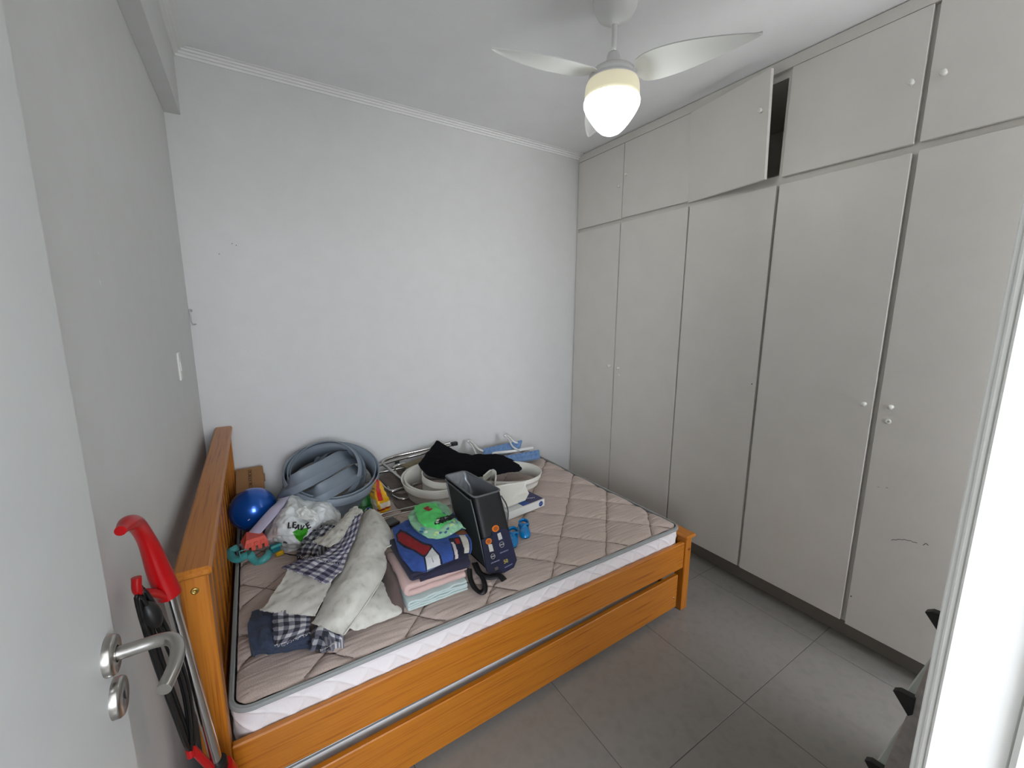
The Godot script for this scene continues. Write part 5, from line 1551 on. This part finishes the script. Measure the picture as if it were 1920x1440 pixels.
func cooler() -> void:
	var c := thing("cooler_bag", "open black cooler bag with silver lining and blue bottle print", "bag", Vector3(1.04, MT, 1.15))
	var o := -c.position
	var lo := [Vector3(0.978, MT + 0.002, 1.275), Vector3(1.110, MT + 0.002, 1.268), Vector3(1.100, MT + 0.002, 1.02), Vector3(0.965, MT + 0.002, 1.02)]
	var hi := [Vector3(0.969, MT + 0.281, 1.149), Vector3(1.101, MT + 0.281, 1.142), Vector3(1.060, MT + 0.285, 0.872), Vector3(0.955, MT + 0.285, 0.875)]
	var level := func(f: float, inset: float) -> Array:
		var q := []
		for i in 4: q.append(lo[i].lerp(hi[i], f))
		var mid: Vector3 = (q[0] + q[1] + q[2] + q[3]) / 4
		var ring := []
		var r := 0.2
		for i in 4:
			var a: Vector3 = q[i]
			var n: Vector3 = q[(i + 1) % 4]
			var p: Vector3 = q[(i + 3) % 4]
			var la := (n - a).length()
			var lb := (p - a).length()
			var s: Vector3 = a + (p - a) / lb * 0.022
			var e: Vector3 = a + (n - a) / la * 0.022
			for k in 5:
				var t := k / 4.0
				ring.append(s.lerp(a, t).lerp(a.lerp(e, t), t))
			for k in range(1, 6):
				var e2: Vector3 = n + (a - n) / la * 0.022
				ring.append(e.lerp(e2, k / 6.0))
		for i in ring.size():
			var d: Vector3 = ring[i] - mid
			d.y = 0
			ring[i] -= d.normalized() * inset
			ring[i] += d.normalized() * 0.0018 * sin(f * PI) * (1.0 + nz.get_noise_3dv(ring[i] * 30.0))
		return ring
	var st := S()
	var rows := []
	for k in 13: rows.append(level.call(k / 12.0, 0.008 if k == 0 else 0.0))
	surf(st, rows, true, false, [], true)
	st.set_smooth_group(-1)
	poly(st, rows[0], Vector3.DOWN)
	var nylon := mottle([Color(0.022, 0.022, 0.030), Color(0.034, 0.034, 0.042)], Vector3.ONE * 20, 0.55, 0.1, 0.03, 131)
	part("shell", st, nylon, c).position = o
	# crumpled silver lining
	st = S()
	rows = []
	for k in 9:
		var row: Array = level.call(1.0 - k * 0.055, 0.003 + 0.0035 * k)
		for i in row.size():
			var p: Vector3 = row[i]
			row[i] = p + Vector3(nz.get_noise_3dv(p * 46.0), 0, nz.get_noise_3dv(p * 46.0 + Vector3(7, 7, 7))) * 0.016 * minf(1.0, k / 3.0)
		rows.append(row)
	surf(st, rows, true)
	st.set_smooth_group(-1)
	poly(st, rows[-1], Vector3.UP)
	part("lining", st, M(Color(0.52, 0.53, 0.545), 0.35, 0.55), c).position = o
	st = S()
	tube(st, level.call(1.0, -0.001), 0.0042, true, 8)
	part("rim_binding", st, M(Color(0.36, 0.37, 0.38), 0.6), c).position = o
	# grey mesh side pocket and its piping, on the face towards the towels
	var side := func(u: float, v: float, out: float) -> Vector3:
		var a: Vector3 = lo[0].lerp(lo[3], u)
		var b: Vector3 = hi[0].lerp(hi[3], u)
		return a.lerp(b, v) + Vector3(-out, 0, 0)
	st = S()
	rows = []
	for i in 9:
		var row := []
		for j in 7:
			var u := lerpf(0.10, 0.90, i / 8.0)
			var v := lerpf(0.08, 0.93, j / 6.0)
			row.append(side.call(u, v, 0.005 + 0.010 * sin(PI * i / 8.0) * sin(PI * j / 6.0)))
		rows.append(row)
	surf(st, rows)
	part("side_pocket", st, mottle([Color(0.10, 0.12, 0.12), Color(0.15, 0.17, 0.17)], Vector3.ONE * 40, 0.6, 0.2, 0.02, 133), c).position = o
	st = S()
	tube(st, curve([side.call(0.92, 0.06, 0.006), side.call(0.93, 0.9, 0.006), side.call(0.85, 0.95, 0.007), side.call(0.2, 0.93, 0.007), side.call(0.09, 0.86, 0.006), side.call(0.08, 0.06, 0.006)], 6), 0.003, false, 8)
	part("piping", st, M(Color(0.34, 0.36, 0.37), 0.5), c).position = o
	# blue bottles printed on the near face
	var ax: Vector3 = (lo[1] - lo[0]).normalized()
	var nrm: Vector3 = ax.cross((hi[0] - lo[0]).normalized()).normalized()
	var ay: Vector3 = nrm.cross(ax)
	var fb := Basis(ax, ay, nrm)
	var flat := func(called: String, pts: Array, m: Material, lift: float) -> void:
		var s := S()
		s.set_smooth_group(-1)
		var f := []
		var mid := Vector3.ZERO
		for p in pts:
			f.append(p + nrm * lift)
			mid += p / pts.size()
		for i in pts.size():
			var j := (i + 1) % pts.size()
			poly(s, [mid + nrm * lift, f[i], f[j]], nrm)
			poly(s, [f[i], f[j], pts[j], pts[i]], f[i] - mid)
		part(called, s, m, c).position = o
	var ring := func(at: Vector3, rx: float, ry: float) -> Array:
		var q := []
		for k in 20: q.append(at + ax * rx * cos(TAU * k / 20) + ay * ry * sin(TAU * k / 20))
		return q
	var blue := M(Color(0.018, 0.035, 0.155), 0.5)
	var blue2 := M(Color(0.026, 0.05, 0.20), 0.5)
	var orange := M(Color(0.80, 0.42, 0.03), 0.5)
	var pale := M(Color(0.72, 0.71, 0.68), 0.6)
	flat.call("bottle_print", [Vector3(0.9634, 0.5956, 1.2175), Vector3(1.0145, 0.5972, 1.2141), Vector3(1.0382, 0.5792, 1.2210), Vector3(1.0394, 0.4790, 1.2663), Vector3(1.0245, 0.4628, 1.2745), Vector3(0.9869, 0.4650, 1.2754), Vector3(0.9596, 0.4845, 1.2681)], blue, 0.0052)
	flat.call("bottle_print", [Vector3(1.0150, 0.6087, 1.2088), Vector3(1.0755, 0.6086, 1.2056), Vector3(1.0965, 0.5872, 1.2142), Vector3(1.1045, 0.4828, 1.2611), Vector3(1.0823, 0.4623, 1.2716), Vector3(1.0336, 0.4581, 1.2761), Vector3(1.0136, 0.4792, 1.2676)], blue2, 0.0056)
	for q in [[Vector3(0.9926, 0.5819, 1.2221), 0.0145], [Vector3(1.0354, 0.6170, 1.2040), 0.0165]]:
		flat.call("cap_print", ring.call(q[0], q[1], q[1] * 0.80), orange, 0.0062)
		flat.call("cap_print", ring.call(q[0], q[1] * 0.66, q[1] * 0.50), M(Color(0.62, 0.29, 0.02), 0.5), 0.0064)
	flat.call("seal_print", [Vector3(0.9874, 0.5719, 1.2270), Vector3(1.0045, 0.5691, 1.2273), Vector3(1.0066, 0.5437, 1.2387), Vector3(0.9880, 0.5452, 1.2390)], pale, 0.0062)
	flat.call("seal_print", [Vector3(1.0378, 0.5968, 1.2130), Vector3(1.0540, 0.5984, 1.2114), Vector3(1.0578, 0.5739, 1.2223), Vector3(1.0392, 0.5731, 1.2237)], pale, 0.0062)
	for q in [[Vector3(0.9984, 0.5270, 1.2467), 0.0095], [Vector3(1.0486, 0.5550, 1.2314), 0.0105]]:
		st = S()
		var rr: Array = ring.call(q[0] + nrm * 0.0062, q[1], q[1])
		tube(st, rr, 0.0008, true, 6)
		part("logo_ring", st, pale, c).position = o
		text("logo_text", "NIVEA", q[1] * 0.40, pale, c, q[0] + nrm * 0.0062 + o, fb)
	text("bottle_text", "SUN PROTECT", 0.0036, M(Color(0.55, 0.57, 0.66), 0.6), c, Vector3(1.0043, 0.5064, 1.2557) + nrm * 0.0062 + o, fb)
	text("bottle_text", "SUN PROTECT", 0.0042, M(Color(0.55, 0.57, 0.66), 0.6), c, Vector3(1.0532, 0.5285, 1.2431) + nrm * 0.0064 + o, fb)
	text("bottle_number", "50", 0.014, M(Color(0.66, 0.60, 0.25), 0.6), c, Vector3(1.0516, 0.4944, 1.2587) + nrm * 0.0064 + o, fb)
	text("bottle_number", "30", 0.011, M(Color(0.40, 0.36, 0.30), 0.6), c, Vector3(1.0030, 0.4824, 1.2667) + nrm * 0.0060 + o, fb)
	flat.call("rule_print", [Vector3(1.0411, 0.4757, 1.2677), Vector3(1.0789, 0.4783, 1.2645), Vector3(1.0790, 0.4760, 1.2656), Vector3(1.0412, 0.4733, 1.2688)], M(Color(0.45, 0.47, 0.6), 0.6), 0.0064)
	# shoulder strap trailing on the mattress
	st = S()
	sweep(st, curve([Vector3(0.9400, 0.4950, 1.2040), Vector3(0.9370, 0.4790, 1.2570), Vector3(0.9610, 0.4750, 1.2920), Vector3(0.9950, 0.4770, 1.3090), Vector3(1.0030, 0.4710, 1.3350)], 7), rect(0.026, 0.003), Vector3(0.1, 0.9, 0.3))
	part("strap", st, nylon, c).position = o
	st = S()
	sweep(st, curve([Vector3(0.8980, 0.5050, 1.2420), Vector3(0.8860, 0.4850, 1.2750), Vector3(0.8830, 0.4730, 1.3160), Vector3(0.8890, 0.4730, 1.3480), Vector3(0.9080, 0.4750, 1.3500), Vector3(0.9250, 0.4790, 1.3150), Vector3(0.9330, 0.4810, 1.2780)], 7), rect(0.022, 0.003), Vector3(0.3, 0.8, 0.5))
	part("strap", st, nylon, c).position = o
	st = S()
	tube(st, curve([Vector3(1.0850, 0.7350, 1.1710), Vector3(1.1390, 0.6650, 1.1220), Vector3(1.1650, 0.6050, 1.0980), Vector3(1.1520, 0.5550, 1.1110)], 6), 0.003, false, 8)
	part("piping", st, M(Color(0.30, 0.31, 0.33), 0.5), c).position = o

func right_things() -> void:
	# flat white and violet carton
	var bz := thing("flat_carton", "flat white carton with a violet and blue label beside the cooler bag", "box", Vector3(1.383, MT, 0.828))
	bz.rotation.y = deg_to_rad(7.8)
	part("carton", box(Vector3(-0.128, 0, -0.085), Vector3(0.128, 0.040, 0.085), 0.0015), M(Color(0.82, 0.82, 0.80), 0.5), bz)
	var vio := M(Color(0.11, 0.09, 0.30), 0.45)
	part("label_print", box(Vector3(-0.02, 0.0398, -0.083), Vector3(0.126, 0.0406, 0.076), 0.0), vio, bz)
	part("label_print", box(Vector3(-0.02, 0.0400, 0.010), Vector3(0.028, 0.0409, 0.076), 0.0), M(Color(0.05, 0.26, 0.55), 0.45), bz)
	text("label_text", "ADAPT", 0.014, M(Color(0.78, 0.76, 0.82), 0.6), bz, Vector3(0.070, 0.0412, 0.030), Basis(Vector3(0, 1, 0), -0.55) * Basis(Vector3(1, 0, 0), -PI / 2), false)
	var st := S()
	lathe(st, [Vector2(0, 0.0009), Vector2(0.014, 0.0009), Vector2(0.0145, 0)], Vector3(0.100, 0.020, 0.085), 24, Basis(Vector3(1, 0, 0), PI / 2))
	part("round_logo", st, M(Color(0.04, 0.20, 0.48), 0.45), bz)
	st = S()
	tube(st, [Vector3(0.092, 0.016, 0.0862), Vector3(0.100, 0.021, 0.0862), Vector3(0.108, 0.023, 0.0862)], 0.0010, false, 6)
	part("round_logo_stroke", st, M(Color(0.55, 0.68, 0.82), 0.5), bz)
	# a pair of turquoise baby sandals
	for s in [[Vector3(1.155, MT, 1.145), 0.95, "turquoise jelly baby sandal touching the cooler bag", 0.02], [Vector3(1.250, MT, 1.112), 1.08, "turquoise jelly baby sandal standing clear of the cooler bag", 0.0]]:
		sandal(s[0], s[1], s[2])
	# white folding rack with two blue quilted pads, by the wall
	var rk := thing("folding_seat", "white folded tubular seat with two blue diamond-patterned pads", "folding seat", Vector3(1.8230, 0.4650, 0.0800))
	var wm := M(Color(0.86, 0.86, 0.84), 0.3)
	for p in [[[Vector3(1.5880, 0.5400, 0.1900), Vector3(1.7320, 0.5400, 0.2240), Vector3(1.8970, 0.5400, 0.2420)], 0.010], [[Vector3(1.4800, 0.6000, 0.0630), Vector3(1.4840, 0.5800, 0.1050), Vector3(1.4680, 0.5550, 0.1920), Vector3(1.4570, 0.5350, 0.2420)], 0.006], [[Vector3(1.7560, 0.6100, 0.1050), Vector3(1.7620, 0.5900, 0.1390), Vector3(1.7480, 0.5650, 0.2120), Vector3(1.7780, 0.5450, 0.2560)], 0.006], [[Vector3(1.5480, 0.5500, 0.1330), Vector3(1.7050, 0.5550, 0.1230), Vector3(1.8590, 0.5600, 0.1320)], 0.006]]:
		st = S()
		tube(st, curve(p[0], 5), p[1], false, 12)
		part("tube", st, wm, rk).position = -rk.position
	for p in [[Vector3(1.4710, 0.6050, 0.0480), Vector3(1.4910, 0.6100, 0.0500), Vector3(1.5020, 0.5950, 0.0860), Vector3(1.5110, 0.5700, 0.1400), Vector3(1.5390, 0.5550, 0.1580)], [Vector3(1.7410, 0.6150, 0.1000), Vector3(1.7630, 0.6200, 0.1010), Vector3(1.7770, 0.6050, 0.1290), Vector3(1.7950, 0.5800, 0.1520), Vector3(1.8270, 0.5650, 0.1600)]]:
		st = S()
		sweep(st, curve(p, 5), rect(0.018, 0.010), Vector3(0.2, 0.8, 0.5))
		part("hook_end", st, wm, rk).position = -rk.position
	var pad := M(Color(0.40, 0.54, 0.72), 0.4)
	for q in [[Vector3(1.5530, 0.5600, 0.1310), Vector3(1.8680, 0.5730, 0.1400), Vector3(1.8150, 0.5500, 0.2000), Vector3(1.5240, 0.5450, 0.1930)], [Vector3(1.6290, 0.5200, 0.2370), Vector3(1.9280, 0.5270, 0.2710), Vector3(1.8860, 0.5050, 0.3440), Vector3(1.6160, 0.5030, 0.3080)]]:
		st = S()
		st.set_smooth_group(-1)
		var nu := 8
		var P := func(u: float, v: float) -> Vector3: return (q[0] as Vector3).lerp(q[1], u).lerp((q[3] as Vector3).lerp(q[2], u), v)
		var nn: Vector3 = (q[1] - q[0]).cross(q[3] - q[0]).normalized()
		if nn.y < 0: nn = -nn
		for i in nu:
			for j in 2:
				var a: Vector3 = P.call(float(i) / nu, j / 2.0)
				var b: Vector3 = P.call((i + 1.0) / nu, j / 2.0)
				var c: Vector3 = P.call((i + 1.0) / nu, (j + 1) / 2.0)
				var d: Vector3 = P.call(float(i) / nu, (j + 1) / 2.0)
				var lift := nn * 0.004
				var ctr := (a + b + c + d) / 4 + nn * 0.013
				for e in [[a, b], [b, c], [c, d], [d, a]]:
					var half: Vector3 = (e[0] + e[1]) / 2 + nn * 0.0045
					poly(st, [ctr, e[0] + lift, half], nn)
					poly(st, [ctr, half, e[1] + lift], nn)
		var cs := [P.call(0.0, 0.0), P.call(1.0, 0.0), P.call(1.0, 1.0), P.call(0.0, 1.0)]
		for i in 4:
			var j := (i + 1) % 4
			poly(st, [cs[i] + nn * 0.004, cs[j] + nn * 0.004, cs[j] - nn * 0.016, cs[i] - nn * 0.016], (cs[i] + cs[j]) / 2 - (cs[0] + cs[2]) / 2)
		poly(st, [cs[0] - nn * 0.016, cs[1] - nn * 0.016, cs[2] - nn * 0.016, cs[3] - nn * 0.016], -nn)
		part("quilted_pad", st, pad, rk).position = -rk.position
		st = S()
		var edge := []
		for i in 4: edge.append(cs[i] - nn * 0.002)
		for i in 4: tube(st, [edge[i], edge[(i + 1) % 4]], 0.005, false, 8)
		part("pad_edge", st, M(Color(0.42, 0.53, 0.66), 0.4), rk).position = -rk.position

func sandal(toe: Vector3, turn: float, label: String) -> void:
	var s := thing("baby_sandal", label, "sandal", toe, "pair of baby sandals")
	s.rotation.y = turn       # local -x points to the toe
	var m := M(Color(0.03, 0.46, 0.70), 0.18)
	var st := S()
	var rows := []
	for k in 13:
		var t := k / 12.0
		var x := lerpf(-0.012, 0.112, t)
		var w := 0.027 * sqrt(maxf(0.0, 1.0 - pow(absf(t * 2.0 - 1.0), 3.2))) * lerpf(1.05, 0.82, t) + 0.001
		var row := []
		for p in [Vector2(-1, 0.012), Vector2(-0.92, 0.015), Vector2(0.92, 0.015), Vector2(1, 0.012), Vector2(0.94, 0.001), Vector2(-0.94, 0.001)]:
			row.append(Vector3(x, p.y, p.x * w))
		rows.append(row)
	surf(st, rows, true, false, [], true)
	part("sole", st, m, s)
	st = S()
	rows = []
	for i in 9:
		var a := PI * i / 8.0
		var row := []
		for k in 9:
			var t := k / 8.0
			var x := lerpf(-0.016, 0.034, t)
			var r := sqrt(maxf(0.0, 1.0 - pow(1.0 - t, 2.4)))
			row.append(Vector3(x, 0.008 + 0.026 * sin(a) * r, 0.0275 * cos(a) * r))
		rows.append(row)
	surf(st, rows)
	part("toe_cap", st, m, s)
	for z in [-1.0, 1.0]:
		st = S()
		sweep(st, curve([Vector3(0.030, 0.028, -0.014 * z), Vector3(0.048, 0.040, 0.004 * z), Vector3(0.070, 0.034, 0.022 * z), Vector3(0.088, 0.014, 0.021 * z)], 6), rect(0.011, 0.0035), Vector3(-0.3, 1, 0.3 * z))
		part("strap", st, m, s)
	st = S()
	var heel := curve([Vector3(0.074, 0.024, 0.023), Vector3(0.096, 0.030, 0.020), Vector3(0.110, 0.033, 0.0), Vector3(0.096, 0.030, -0.020), Vector3(0.074, 0.024, -0.023)], 6)
	var hu := []
	for p in heel: hu.append((p - Vector3(0.075, p.y, 0)).normalized())
	sweep(st, heel, rect(0.016, 0.003), hu)
	part("heel_strap", st, m, s)
